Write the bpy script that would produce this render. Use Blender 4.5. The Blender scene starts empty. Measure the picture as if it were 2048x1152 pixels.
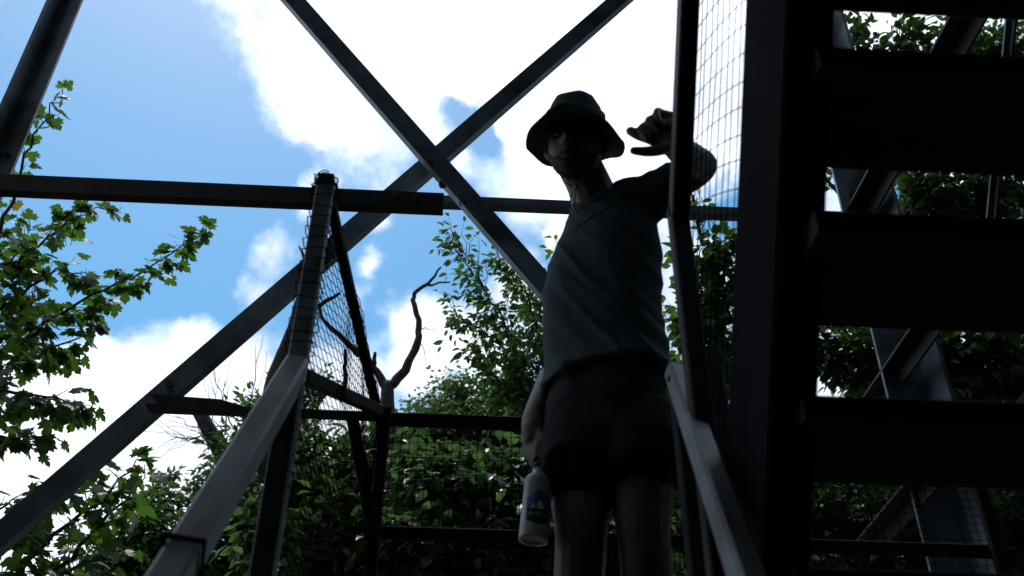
import bpy, bmesh, math, random
import numpy as np
from mathutils import Vector, Matrix, noise as mnoise

random.seed(7)
RNG = np.random.default_rng(7)
SC = bpy.context.scene
COL = SC.collection
R = math.radians

# ------------------------------------------------------------------ camera
# The camera hangs at the origin, about six metres above the forest floor; +Y runs up the lower stairs.
F = 1991.0
PIT, YAW, ROLL = R(36), R(3.0), R(0.6)
fw = Vector((math.sin(YAW) * math.cos(PIT), math.cos(YAW) * math.cos(PIT), math.sin(PIT)))
rt0 = Vector((math.cos(YAW), -math.sin(YAW), 0))
up0 = rt0.cross(fw)
rt = rt0 * math.cos(ROLL) + up0 * math.sin(ROLL)
up = up0 * math.cos(ROLL) - rt0 * math.sin(ROLL)
cam_d = bpy.data.cameras.new('camera')
cam = bpy.data.objects.new('camera', cam_d)
COL.objects.link(cam)
cam.matrix_world = Matrix(((rt.x, up.x, -fw.x, 0), (rt.y, up.y, -fw.y, 0), (rt.z, up.z, -fw.z, 0), (0, 0, 0, 1)))
cam_d.sensor_width = 36
cam_d.lens = F / 2048 * 36
cam_d.clip_start = 0.05
cam_d.clip_end = 2000
cam_d.dof.use_dof = True
cam_d.dof.focus_distance = 4.6
cam_d.dof.aperture_fstop = 4.0
SC.camera = cam

def P(px, py, Y):
    """the point of the plane y = Y seen at a pixel of the photograph"""
    d = fw + rt * ((px - 1024) / F) - up * ((py - 576) / F)
    return d * (Y / d.y)
def PX(px, py, X):
    d = fw + rt * ((px - 1024) / F) - up * ((py - 576) / F)
    return d * (X / d.x)
def DIR(px, py):
    return (fw + rt * ((px - 1024) / F) - up * ((py - 576) / F)).normalized()
def ZC(p):
    return Vector(p).dot(fw)

# ------------------------------------------------------------------ sky, sun, exposure
SUN_EL, SUN_AZ = R(70), R(-25)            # azimuth from +Y towards +X
w = bpy.data.worlds.new("World"); SC.world = w; w.use_nodes = True
nt = w.node_tree; nt.nodes.clear(); N = nt.nodes; L = nt.links
def nd(t, **k):
    n = N.new(t)
    for a, b in k.items(): setattr(n, a, b)
    return n
def math_(op, a, b=None, c=None):
    n = nd('ShaderNodeMath', operation=op)
    for i, v in enumerate((a, b, c)):
        if v is None: continue
        if isinstance(v, (int, float)): n.inputs[i].default_value = v
        else: L.new(v, n.inputs[i])
    return n.outputs[0]
sky = nd('ShaderNodeTexSky', sky_type='NISHITA', sun_disc=False, sun_elevation=SUN_EL, sun_rotation=SUN_AZ,
         altitude=300, air_density=1.0, dust_density=1.0, ozone_density=1.5)
tc = nd('ShaderNodeTexCoord')
nz = nd('ShaderNodeTexNoise'); nz.inputs['Scale'].default_value = 5.0; nz.inputs['Detail'].default_value = 7; nz.inputs['Roughness'].default_value = .62
L.new(tc.outputs['Generated'], nz.inputs['Vector'])
off = nd('ShaderNodeVectorMath', operation='MULTIPLY_ADD')
L.new(nz.outputs['Color'], off.inputs[0]); off.inputs[1].default_value = (.15,) * 3; off.inputs[2].default_value = (-.075,) * 3
dd = nd('ShaderNodeVectorMath', operation='ADD'); L.new(tc.outputs['Generated'], dd.inputs[0]); L.new(off.outputs[0], dd.inputs[1])
dn = nd('ShaderNodeVectorMath', operation='NORMALIZE'); L.new(dd.outputs[0], dn.inputs[0])
BLOBS = [  # pixel, radius in pixels, weight: the cumulus banks and the open blue between them
    (800, 20, 330, 1.1), (980, 90, 300, 1.2), (1250, 150, 330, 1.3), (1460, 160, 230, 1.0), (640, 130, 140, .95), (630, 235, 95, .8), (730, 250, 100, .8), (560, 60, 110, .7), (860, 150, 130, .9),
    (1010, 300, 120, .8), (1080, 370, 80, .5), (860, 335, 75, .7), (1500, 300, 130, .6), (930, 330, 70, .6),
    (905, 222, 55, -.8), (940, 290, 55, -.6), (830, 400, 50, -.3), (975, 185, 30, -.5), (1480, 90, 30, -.4), (1450, 420, 60, -.35),
    (415, 198, 46, .52), (380, 183, 40, .47), (630, 390, 70, .62), (525, 520, 75, .62), (745, 545, 50, .66), (520, 590, 75, .62), (735, 450, 55, .55), (620, 470, 60, .45), (1090, 480, 36, .75), (600, 425, 40, .5),
    (740, 620, 60, .42),
    (40, 800, 150, 1.0), (190, 790, 125, 1.0), (110, 930, 220, 1.0), (395, 735, 85, .95), (480, 770, 105, .95), (330, 900, 220, 1.0), (180, 1050, 220, 1.0), (560, 900, 220, .9),
    (905, 690, 105, .85), (970, 650, 75, .7), (840, 760, 95, .8), (1000, 720, 120, .9), (1040, 560, 65, .75), (1090, 640, 100, .7), (1400, 600, 200, .6),
    (700, 800, 140, .8), (1720, 100, 190, 1.0), (1660, 380, 90, .5), (1900, 250, 220, .7), (1700, 750, 200, .8), (1950, 800, 220, .7),
    (250, 250, 220, -.5), (60, 520, 150, -.5), (330, 480, 160, -.4), (900, 510, 80, -.4),
]
acc = None; neg = None
for (px, py, rpx, wt) in BLOBS:
    c = DIR(px, py); th = rpx / F
    k = 1.0 / (th * th)
    dp = nd('ShaderNodeVectorMath', operation='DOT_PRODUCT'); L.new(dn.outputs[0], dp.inputs[0]); dp.inputs[1].default_value = c
    e = math_('EXPONENT', math_('MULTIPLY_ADD', dp.outputs['Value'], 2 * k, -2 * k))
    if wt > 0: acc = math_('MULTIPLY', e, wt) if acc is None else math_('SMOOTH_MAX', math_('MULTIPLY', e, wt), acc, .12)
    else: neg = math_('MULTIPLY', e, wt) if neg is None else math_('MULTIPLY_ADD', e, wt, neg)
acc = math_('ADD', acc, neg)
# the same broken cumulus goes on all round the sky
nb = nd('ShaderNodeTexNoise'); nb.inputs['Scale'].default_value = 2.1; nb.inputs['Detail'].default_value = 4
L.new(tc.outputs['Generated'], nb.inputs['Vector'])
dp = nd('ShaderNodeVectorMath', operation='DOT_PRODUCT'); L.new(tc.outputs['Generated'], dp.inputs[0]); dp.inputs[1].default_value = fw
away = nd('ShaderNodeMapRange', interpolation_type='SMOOTHSTEP'); L.new(dp.outputs['Value'], away.inputs[0])
away.inputs[1].default_value = math.cos(.62); away.inputs[2].default_value = math.cos(.42); away.inputs[3].default_value = 1; away.inputs[4].default_value = 0
dens = math_('ADD', acc, math_('MULTIPLY', away.outputs[0], math_('MULTIPLY_ADD', nb.outputs['Fac'], 3.0, -1.05)))
nf = nd('ShaderNodeTexNoise'); nf.inputs['Scale'].default_value = 13; nf.inputs['Detail'].default_value = 8; nf.inputs['Roughness'].default_value = .62
L.new(tc.outputs['Generated'], nf.inputs['Vector'])
dens = math_('ADD', dens, math_('MULTIPLY_ADD', nf.outputs['Fac'], .9, -.45))
mr = nd('ShaderNodeMapRange', interpolation_type='SMOOTHSTEP'); L.new(dens, mr.inputs[0]); mr.inputs[1].default_value = .22; mr.inputs[2].default_value = .74
# thicker cloud is whiter near the sun's side and greyer in its own hollows
ns = nd('ShaderNodeTexNoise'); ns.inputs['Scale'].default_value = 7; ns.inputs['Detail'].default_value = 4
L.new(tc.outputs['Generated'], ns.inputs['Vector'])
sh = nd('ShaderNodeMapRange'); L.new(ns.outputs['Fac'], sh.inputs[0]); sh.inputs[1].default_value = .38; sh.inputs[2].default_value = .62; sh.inputs[3].default_value = 6.6; sh.inputs[4].default_value = 11.0
sdot = nd('ShaderNodeVectorMath', operation='DOT_PRODUCT'); L.new(tc.outputs['Generated'], sdot.inputs[0])
sdot.inputs[1].default_value = (math.sin(SUN_AZ) * math.cos(SUN_EL), math.cos(SUN_AZ) * math.cos(SUN_EL), math.sin(SUN_EL))
fwd = nd('ShaderNodeMapRange'); L.new(sdot.outputs['Value'], fwd.inputs[0])          # cloud scatters light forward: whiter towards the sun
fwd.inputs[1].default_value = .60; fwd.inputs[2].default_value = .92; fwd.inputs[3].default_value = 1.0; fwd.inputs[4].default_value = 1.28
lum = math_('MULTIPLY', sh.outputs[0], fwd.outputs[0])
cr = nd('ShaderNodeCombineColor'); L.new(math_('MULTIPLY', lum, .90), cr.inputs[0]); L.new(math_('MULTIPLY', lum, .97), cr.inputs[1]); L.new(math_('MULTIPLY', lum, 1.08), cr.inputs[2])
hs = nd('ShaderNodeHueSaturation'); hs.inputs['Hue'].default_value = .479; hs.inputs['Saturation'].default_value = 1.38; hs.inputs['Value'].default_value = 1.24
L.new(sky.outputs[0], hs.inputs['Color'])
mx = nd('ShaderNodeMix', data_type='RGBA'); L.new(mr.outputs[0], mx.inputs['Factor']); L.new(hs.outputs[0], mx.inputs['A']); L.new(cr.outputs[0], mx.inputs['B'])
bg = nd('ShaderNodeBackground'); bg.inputs['Strength'].default_value = .14
L.new(mx.outputs['Result'], bg.inputs['Color'])
ow = nd('ShaderNodeOutputWorld'); L.new(bg.outputs[0], ow.inputs[0])

sun_d = bpy.data.lights.new('sun', 'SUN'); sun_d.energy = 2.2; sun_d.angle = R(.6); sun_d.color = (1, .95, .87)
sun = bpy.data.objects.new('sun', sun_d); COL.objects.link(sun)
sdir = Vector((math.sin(SUN_AZ) * math.cos(SUN_EL), math.cos(SUN_AZ) * math.cos(SUN_EL), math.sin(SUN_EL)))
sun.rotation_euler = sdir.to_track_quat('Z', 'Y').to_euler()
SC.view_settings.view_transform = 'Standard'; SC.view_settings.look = 'None'
SC.view_settings.exposure = 0.0; SC.view_settings.gamma = 1; SC.view_settings.use_curve_mapping = False
SC.cycles.max_bounces = 6; SC.cycles.diffuse_bounces = 3; SC.cycles.transparent_max_bounces = 8

# ------------------------------------------------------------------ materials
def mat(name, col, rough=.6, metal=0.0, var=.35, scale=8.0, bump=.2, stain=None, spec=.3, stretch=None, detail=6):
    m = bpy.data.materials.new(name); m.use_nodes = True
    n = m.node_tree.nodes; l = m.node_tree.links; b = n['Principled BSDF']
    b.inputs['Roughness'].default_value = rough; b.inputs['Metallic'].default_value = metal; b.inputs['Specular IOR Level'].default_value = spec
    t = n.new('ShaderNodeTexCoord'); mp = n.new('ShaderNodeMapping'); l.new(t.outputs['Object'], mp.inputs[0])
    if stretch: mp.inputs['Scale'].default_value = stretch
    x = n.new('ShaderNodeTexNoise'); x.inputs['Scale'].default_value = scale; x.inputs['Detail'].default_value = detail; l.new(mp.outputs[0], x.inputs['Vector'])
    rp = n.new('ShaderNodeValToRGB'); l.new(x.outputs['Fac'], rp.inputs[0])
    rp.color_ramp.elements[0].position = .3; rp.color_ramp.elements[1].position = .7
    rp.color_ramp.elements[0].color = [c * (1 - var) for c in col] + [1]; rp.color_ramp.elements[1].color = [min(1, c * (1 + var)) for c in col] + [1]
    out = rp.outputs[0]
    if stain:
        y = n.new('ShaderNodeTexNoise'); y.inputs['Scale'].default_value = scale * .45; y.inputs['Detail'].default_value = 8; l.new(mp.outputs[0], y.inputs['Vector'])
        r2 = n.new('ShaderNodeValToRGB'); l.new(y.outputs['Fac'], r2.inputs[0]); r2.color_ramp.elements[0].position = .52; r2.color_ramp.elements[1].position = .64
        mm = n.new('ShaderNodeMix'); mm.data_type = 'RGBA'; l.new(r2.outputs[0], mm.inputs['Factor']); l.new(out, mm.inputs['A']); mm.inputs['B'].default_value = list(stain) + [1]
        out = mm.outputs['Result']
    l.new(out, b.inputs['Base Color'])
    if bump:
        bp = n.new('ShaderNodeBump'); bp.inputs['Strength'].default_value = bump; bp.inputs['Distance'].default_value = .004
        x2 = n.new('ShaderNodeTexNoise'); x2.inputs['Scale'].default_value = scale * 5; x2.inputs['Detail'].default_value = 5; l.new(mp.outputs[0], x2.inputs['Vector'])
        l.new(x2.outputs['Fac'], bp.inputs['Height']); l.new(bp.outputs[0], b.inputs['Normal'])
    return m
def leaf_mat(name, col, trans, mixf=.45, var=.4, rough=.42, old=None):
    m = bpy.data.materials.new(name); m.use_nodes = True
    n = m.node_tree.nodes; l = m.node_tree.links; b = n['Principled BSDF']; o = n['Material Output']
    b.inputs['Roughness'].default_value = rough; b.inputs['Specular IOR Level'].default_value = .45
    g = n.new('ShaderNodeNewGeometry')
    def ramp(c):
        r = n.new('ShaderNodeValToRGB'); l.new(g.outputs['Random Per Island'], r.inputs[0])
        r.color_ramp.elements[0].color = [v * (1 - var) for v in c] + [1]; r.color_ramp.elements[1].color = [v * (1 + var) for v in c] + [1]
        r.color_ramp.elements[1].position = .965
        if old:
            e = r.color_ramp.elements.new(.992); e.color = list(old) + [1]
        return r.outputs[0]
    # veins and blotches
    t = n.new('ShaderNodeTexCoord'); x = n.new('ShaderNodeTexNoise'); x.inputs['Scale'].default_value = 35; l.new(t.outputs['Object'], x.inputs['Vector'])
    mu = n.new('ShaderNodeMix'); mu.data_type = 'RGBA'; mu.blend_type = 'MULTIPLY'; mu.inputs['Factor'].default_value = .5
    l.new(ramp(col), mu.inputs['A']); l.new(x.outputs['Fac'], mu.inputs['B']); l.new(mu.outputs['Result'], b.inputs['Base Color'])
    tr = n.new('ShaderNodeBsdfTranslucent'); l.new(ramp(trans), tr.inputs['Color'])
    ms = n.new('ShaderNodeMixShader'); ms.inputs[0].default_value = mixf
    l.new(b.outputs[0], ms.inputs[1]); l.new(tr.outputs[0], ms.inputs[2]); l.new(ms.outputs[0], o.inputs['Surface'])
    return m
M = dict(
    steel=mat('weathered_galvanised_steel', (.15, .185, .23), .45, .35, .3, 9, .15, stain=(.085, .085, .088)),
    steel_dark=mat('dark_old_steel', (.026, .026, .029), .6, .2, .4, 10, .25, stain=(.05, .035, .028)),
    rust=mat('rusty_frame_steel', (.018, .014, .0145), .85, 0, .4, 14, .3, stain=(.028, .015, .011), spec=.1),
    rail=mat('worn_grey_rail', (.25, .265, .285), .5, .1, .35, 11, .35, stain=(.12, .11, .105), stretch=(1, .35, .35)),
    tread=mat('dark_old_planks', (.022, .020, .019), .8, 0, .4, 10, .3, stretch=(.25, 2, 2)),  # dark old boards, tone varied at random along the grain
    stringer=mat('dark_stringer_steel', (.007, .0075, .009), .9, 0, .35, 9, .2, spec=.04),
    wire=mat('rusty_wire', (.011, .008, .0085), .95, 0, .3, 30, 0, spec=.02),
    post=mat('weathered_grey_post', (.21, .235, .26), .65, 0, .4, 16, .3, stain=(.10, .085, .075)),
    bolt=mat('bolt_steel', (.09, .08, .075), .6, .4, .3, 40, .1),
    bark=mat('tree_bark', (.06, .05, .042), .9, 0, .45, 7, .8, stretch=(2, 2, .5)),
    deadwood=mat('bleached_dead_wood', (.03, .028, .027), .95, 0, .45, 9, .8, stretch=(2, 2, .5)),
    shirt=mat('grey_green_knit', (.044, .066, .076), .85, 0, .12, 26, .35, spec=.2),
    seam=mat('seam_thread', (.045, .055, .055), .9, 0, .1, 30, 0),
    shorts=mat('black_shorts_cloth', (.014, .014, .017), .85, 0, .25, 20, .3, spec=.2),
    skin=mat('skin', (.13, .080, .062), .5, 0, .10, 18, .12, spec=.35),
    hair=mat('dark_beard_hair', (.07, .046, .037), .8, 0, .4, 60, .6),
    hat=mat('grey_hat_cloth', (.10, .122, .132), .85, 0, .15, 30, .3, spec=.2),
    band=mat('pale_hat_band', (.19, .22, .235), .85, 0, .15, 30, .2, spec=.2),
    glass_rim=mat('dark_spectacle_rim', (.02, .02, .022), .3, 0, .1, 20, 0),
    metal=mat('bright_metal', (.6, .58, .52), .25, 1.0, .1, 20, 0),
    cord=mat('tan_cord', (.25, .21, .15), .8, 0, .2, 40, 0),
    eye=mat('eye_white', (.20, .18, .165), .2, 0, .05, 20, 0),
    lip=mat('lip_skin', (.16, .075, .065), .45, 0, .1, 20, 0),
    shoe=mat('grey_shoe', (.06, .06, .06), .8, 0, .2, 20, .2),
    bottle=mat('white_enamel', (.42, .46, .50), .3, 0, .05, 12, .03, spec=.5),
    black=mat('black_plastic', (.02, .02, .022), .45, 0, .2, 20, .05),
    st_blue=mat('sticker_blue', (.06, .20, .42), .5, 0, .1, 20, 0),
    st_dark=mat('sticker_black', (.012, .014, .02), .5, 0, .1, 20, 0),
    st_white=mat('sticker_white', (.6, .66, .70), .5, 0, .05, 20, 0),
    floor=mat('forest_floor_litter', (.055, .045, .03), .95, 0, .5, 3, .8, stain=(.04, .055, .02)),
    maple=leaf_mat('maple_leaf_green', (.036, .07, .018), (.085, .19, .022), .5, .45, .45, old=(.22, .12, .02)),
    beech=leaf_mat('beech_leaf_green', (.035, .068, .022), (.085, .19, .03), .45, .4),
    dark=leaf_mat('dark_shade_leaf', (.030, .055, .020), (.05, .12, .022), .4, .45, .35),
    mid=leaf_mat('thicket_leaf_green', (.055, .092, .045), (.075, .155, .038), .45, .5, .34),
    small=leaf_mat('ash_leaf_green', (.032, .062, .020), (.07, .16, .026), .42, .4),
)
M['lens'] = bpy.data.materials.new('spectacle_lens'); M['lens'].use_nodes = True
_b = M['lens'].node_tree.nodes['Principled BSDF']; _b.inputs['Transmission Weight'].default_value = 1; _b.inputs['Roughness'].default_value = .03; _b.inputs['IOR'].default_value = 1.15

# ------------------------------------------------------------------ object helpers
ORG = {}
def tag(o, label=None, cat=None, group=None, kind=None):
    if label: o['label'] = label
    if cat: o['category'] = cat
    if group: o['group'] = group
    if kind: o['kind'] = kind
    return o
def thing(name, label, cat, loc=(0, 0, 0), group=None, kind=None):
    o = bpy.data.objects.new(name, None); COL.objects.link(o); o.location = loc; o.empty_display_size = .2
    ORG[o.name] = Vector(loc)
    return tag(o, label, cat, group, kind)
def org(o):
    return ORG.get(o.name, Vector((0, 0, 0))) if o else Vector((0, 0, 0))
def link_mesh(name, me, material, parent=None, origin=None):
    """links a mesh whose vertices are in world space; its origin goes to the parent's"""
    og = Vector(origin) if origin is not None else org(parent)
    if og.length: me.transform(Matrix.Translation(-og))
    if material: me.materials.append(material)
    o = bpy.data.objects.new(name, me); COL.objects.link(o)
    ORG[o.name] = og
    if parent:
        o.parent = parent; o.location = og - org(parent)
    else: o.location = og
    return o
class MB:
    def __init__(s): s.v = []; s.f = []
    def add(s, vs, fs):
        k = len(s.v); s.v += [tuple(x) for x in vs]; s.f += [tuple(i + k for i in f) for f in fs]; return s
    def prism(s, a, b, sec, upv=(0, 0, 1), cap=True):
        """sweeps a 2-D section (side, up) from a to b"""
        a = Vector(a); b = Vector(b); d = (b - a).normalized(); u = Vector(upv)
        u = (u - d * u.dot(d))
        if u.length < 1e-4: u = Vector((0, 1, 0)) - d * d.y
        u.normalize(); sd = d.cross(u)
        n = len(sec); vs = [a + sd * x + u * y for x, y in sec] + [b + sd * x + u * y for x, y in sec]
        fs = [(i, (i + 1) % n, n + (i + 1) % n, n + i) for i in range(n)]
        if cap: fs += [tuple(range(n))[::-1], tuple(range(n, 2 * n))]
        return s.add(vs, fs)
    def bar(s, a, b, wd, ht, upv=(0, 0, 1), bev=.004):
        x, y = wd / 2, ht / 2; c = min(bev, x * .6, y * .6)
        return s.prism(a, b, [(-x + c, -y), (x - c, -y), (x, -y + c), (x, y - c), (x - c, y), (-x + c, y), (-x, y - c), (-x, -y + c)], upv)
    def angle(s, a, b, wd, t=.012, upv=(0, 0, 1), fx=1, fy=1, wd2=None):
        """L-section: one flange along +up, one along the side"""
        q = wd2 or wd
        sec = [(0, 0), (q * fx, 0), (q * fx, t * fy), (t * fx, t * fy), (t * fx, wd * fy), (0, wd * fy)]
        return s.prism(a, b, sec, upv)
    def tube(s, pts, rad, n=6, closed=True):
        pts = [Vector(p) for p in pts]
        if not hasattr(rad, '__len__'): rad = [rad] * len(pts)
        vs = []; fs = []; pu = None
        for i, p in enumerate(pts):
            d = (pts[min(i + 1, len(pts) - 1)] - pts[max(i - 1, 0)]).normalized()
            if pu is None: pu = Vector((0, 0, 1)) if abs(d.z) < .9 else Vector((1, 0, 0))
            u = (pu - d * pu.dot(d)).normalized(); pu = u; sd = d.cross(u)
            r = rad[i]; rx, ry = (r if hasattr(r, '__len__') else (r, r))
            for k in range(n):
                a = 2 * math.pi * k / n
                vs.append(p + sd * math.cos(a) * rx + u * math.sin(a) * ry)
        for i in range(len(pts) - 1):
            for k in range(n):
                k2 = (k + 1) % n
                fs.append((i * n + k, i * n + k2, (i + 1) * n + k2, (i + 1) * n + k))
        if closed: fs += [tuple(range(n))[::-1], tuple((len(pts) - 1) * n + k for k in range(n))]
        return s.add(vs, fs)
    def rings(s, rings_, cap=True):
        """lofts closed rings of equal length"""
        n = len(rings_[0]); vs = [v for r in rings_ for v in r]; fs = []
        for i in range(len(rings_) - 1):
            for k in range(n):
                k2 = (k + 1) % n; fs.append((i * n + k, i * n + k2, (i + 1) * n + k2, (i + 1) * n + k))
        if cap: fs += [tuple(range(n))[::-1], tuple((len(rings_) - 1) * n + k for k in range(n))]
        return s.add(vs, fs)
    def mesh(s, name, smooth=False):
        me = bpy.data.meshes.new(name); me.from_pydata([tuple(v) for v in s.v], [], s.f); me.update()
        bm = bmesh.new(); bm.from_mesh(me); bmesh.ops.recalc_face_normals(bm, faces=bm.faces); bm.to_mesh(me); bm.free()
        if smooth: me.polygons.foreach_set('use_smooth', [True] * len(me.polygons))
        return me
    def build(s, name, material, parent=None, smooth=False, origin=None):
        return link_mesh(name, s.mesh(name, smooth), material, parent, origin)
def V(*a): return Vector(a)
def lerp(a, b, t): return Vector(a) * (1 - t) + Vector(b) * t

# ------------------------------------------------------------------ ground
GZ = -6.0
n = 60; vs = []; fs = []
for j in range(n + 1):
    for i in range(n + 1):
        a = (i / n * 2 - 1); b = (j / n * 2 - 1)
        x = math.copysign(abs(a) ** 2.2, a) * 600; y = math.copysign(abs(b) ** 2.2, b) * 600
        vs.append((x, y, GZ + .35 * mnoise.noise((x * .15, y * .15, 0)) - .2))
for j in range(n):
    for i in range(n): fs.append((j * (n + 1) + i, j * (n + 1) + i + 1, (j + 1) * (n + 1) + i + 1, (j + 1) * (n + 1) + i))
tag(MB().add(vs, fs).build('ground', M['floor'], smooth=True), kind='structure')

# ------------------------------------------------------------------ the steel tower
LZ = .35                                   # landing level
FY = 3.2                                   # the far face of the tower
LX, RX = -2.03, 1.76
TOPZ = 7.6
tower = thing('observation_tower', 'tall open steel lookout tower with crossed braces around the wooden stairs', 'tower', (-.13, 1.2, GZ))
NY = -1.3
for (x, y, sx, sy) in ((LX, FY, 1, -1), (RX, FY, -1, -1), (LX, NY, 1, 1), (RX, NY, -1, 1)):
    m = MB(); wd = .105 if x < 0 else .17; t = .016
    sec = [(0, 0), (wd * sx, 0), (wd * sx, t * sy), (t * sx, t * sy), (t * sx, wd * sy), (0, wd * sy)]
    vs = [(x + a, y + b, GZ - .4) for a, b in sec] + [(x + a, y + b, TOPZ) for a, b in sec]
    k = 6
    m.add(vs, [(i, (i + 1) % k, k + (i + 1) % k, k + i) for i in range(k)] + [tuple(range(k)), tuple(range(k, 2 * k))])
    lg = m.build('leg', M['steel'], tower)
    for z in (.6, 2.6, 2.9, 4.0):
        for q in (.05, .11):
            c = V(x + q * sx * (.6 if x < 0 else 1), y + t * sy, z); bm_ = MB(); bm_.tube([c, c + V(0, .014 * sy, 0)], .011, 6); bm_.build('bolt', M['bolt'], lg)
def bolts(parent, pts, ax=(0, -1, 0), r=.016):
    for p in pts:
        b = MB(); b.tube([Vector(p), Vector(p) + Vector(ax) * .018], r, 6); b.build('bolt', M['bolt'], parent)
# cross braces of the far face (L angles: one flange in the plane of the face, one standing out)
def brace(pa, pb, Y, wd, mname='steel', fx=1, fy=1, ext=(0, 0), flange=.06):
    a = P(*pa, Y); b = P(*pb, Y); d = b - a
    a = a - d * ext[0]; b = b + d * ext[1]
    m = MB(); m.angle(a, b, wd, .010, (0, 0, 1), fx, fy, flange)
    return m.build('brace', M[mname], tower)
# front one: upper left to lower right
b1 = brace((560, 0), (1095, 618), FY - .10, .100, 'steel', 1, 1, (.35, .75), .04)
c = P(860, 330, FY - .115); bolts(b1, [c, P(925, 408, FY - .115), P(885, 372, FY - .115)])
# rear one: upper right to lower left
b2 = brace((1238, 15), (0, 1098), FY + .03, .086, 'steel', 1, 1, (.4, .12), .045)
bolts(b2, [P(340, 770, FY + .015), P(320, 800, FY + .015)])
# upper strut and the darker channel bolted over its left half
m = MB(); m.angle(P(860, 418, FY + .05), P(1700, 452, FY + .05), .072, .010, (0, 0, 1), 1, 1, .05); m.build('strut', M['steel'], tower)
m = MB(); a = P(-330, 365, FY - .17); b = P(886, 417, FY - .17)
m.prism(a, b, [(-.045, 0), (.0, 0), (.0, .082), (-.045, .082), (-.045, .072), (-.01, .072), (-.01, .01), (-.045, .01)]); s2 = m.build('strut', M['steel_dark'], tower)
bolts(s2, [P(830, 398, FY - .175), P(790, 395, FY - .175)])
# lower strut, its cut end bolted to the rear brace
m = MB(); m.angle(P(300, 827, FY - .02), P(1900, 885, FY - .02), .036, .008, (0, 0, 1), 1, 1, .06); m.build('strut', M['steel_dark'], tower)
a = P(300, 808, FY - .08); b = P(520, 826, FY - .08)
m = MB(); m.add([P(298, 788, FY - .08), P(440, 798, FY - .08), P(525, 823, FY - .08), P(505, 832, FY - .08), P(326, 818, FY - .08),
                 P(298, 788, FY - .068), P(440, 798, FY - .068), P(525, 823, FY - .068), P(505, 832, FY - .068), P(326, 818, FY - .068)],
                [(0, 1, 2, 3, 4), (9, 8, 7, 6, 5), (0, 5, 6, 1), (1, 6, 7, 2), (2, 7, 8, 3), (3, 8, 9, 4), (4, 9, 5, 0)])
m.build('end_plate', M['steel_dark'], tower)
# diagonals of the right-hand face
def rbrace(pa, pb, X, wd, mname, ext=(.0, .0), fx=1):
    a = PX(*pa, X); b = PX(*pb, X); d = b - a
    m = MB(); m.angle(a - d * ext[0], b + d * ext[1], wd, .01, (1, 0, 0), fx, -1, wd)
    return m.build('brace', M[mname], tower)
rbrace((1965, 0), (1742, 400), 1.70, .085, 'steel_dark', (.2, .1))
rbrace((1868, 640), (1755, 800), 1.66, .07, 'steel_dark', (.25, .15))
rbrace((1842, 970), (1752, 1075), 1.62, .07, 'steel_dark', (.25, .15))
rbrace((2030, 0), (1988, 430), 1.9, .03, 'steel', (.3, .25))
# faces out of the picture: struts and braces that close the frame
m = MB()
for (a, b) in (((LX, NY, 2.7), (RX, NY, 2.7)), ((LX, NY, -2.2), (RX, NY, -2.2)), ((LX, NY, 2.7), (LX, FY, 2.7)), ((RX, NY, 6.5), (RX, FY, 6.5)),
               ((LX, NY, -2.2), (RX, NY, 2.6)), ((LX, FY, -2.2), (RX, FY, -2.2))):
    m = MB(); m.angle(a, b, .07, .01); m.build('strut', M['steel'], tower)
# unseen deck and cab added on top, overhang sized to shade the man
m = MB()
for k in range(26):
    x = LX - 1.0 + k * .222
    m = MB(); m.bar((x, NY - 1.0, TOPZ), (x, FY + 1.15, TOPZ), .215, .05); m.build('plank', M['tread'], tower)
m = MB()
for k in range(6):
    y = NY - .8 + k * 1.25; m.bar((LX - 1.0, y, TOPZ - .12), (RX + 1.0, y, TOPZ - .12), .06, .18)
m.build('joist', M['steel_dark'], tower)
m = MB(); m.add([(LX - .3, NY - .3, TOPZ + .03), (RX + .3, NY - .3, TOPZ + .03), (RX + .3, FY + .3, TOPZ + .03), (LX - .3, FY + .3, TOPZ + .03),
                 (LX - .3, NY - .3, TOPZ + 2.2), (RX + .3, NY - .3, TOPZ + 2.2), (RX + .3, FY + .3, TOPZ + 2.2), (LX - .3, FY + .3, TOPZ + 2.2), (-.13, .95, TOPZ + 3.3)],
                [(0, 1, 5, 4), (1, 2, 6, 5), (2, 3, 7, 6), (3, 0, 4, 7), (4, 5, 8), (5, 6, 8), (6, 7, 8), (7, 4, 8)])
m.build('unseen_cabin', M['tread'], tower)

# ------------------------------------------------------------------ stairs
SL = .22 / .162
def flight(root, x0, x1, ya, za, sgn, nst, mid=None, stringers=True):
    """treads from (ya, za) going up by .22 and by .162 along sgn*y; each tread a part"""
    for i in range(nst):
        y = ya + sgn * .162 * i; z = za + .22 * i
        if mid and mid(i): continue
        dep = .262 if sgn < 0 and i == 3 else .235          # one board is a wider replacement
        m = MB(); ys = sorted((y, y + sgn * dep))
        jit = RNG.normal(0, .003)
        m.bar(((x0 + .012), (ys[0] + ys[1]) / 2, z + .02 + jit), ((x1 - .012), (ys[0] + ys[1]) / 2, z + .02 - jit), dep, .042)
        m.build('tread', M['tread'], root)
    if stringers:
        e = V(0, sgn * .162, .22) * nst
        for x in (x0, x1):
            m = MB(); a = V(x, ya - sgn * .02, za + .0) ; m.bar(a - V(0, 0, .02), a + e - V(0, 0, .02), .016, .26, (0, -sgn * .8, .6))
            m.build('stringer', M['stringer'], root)
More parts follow.
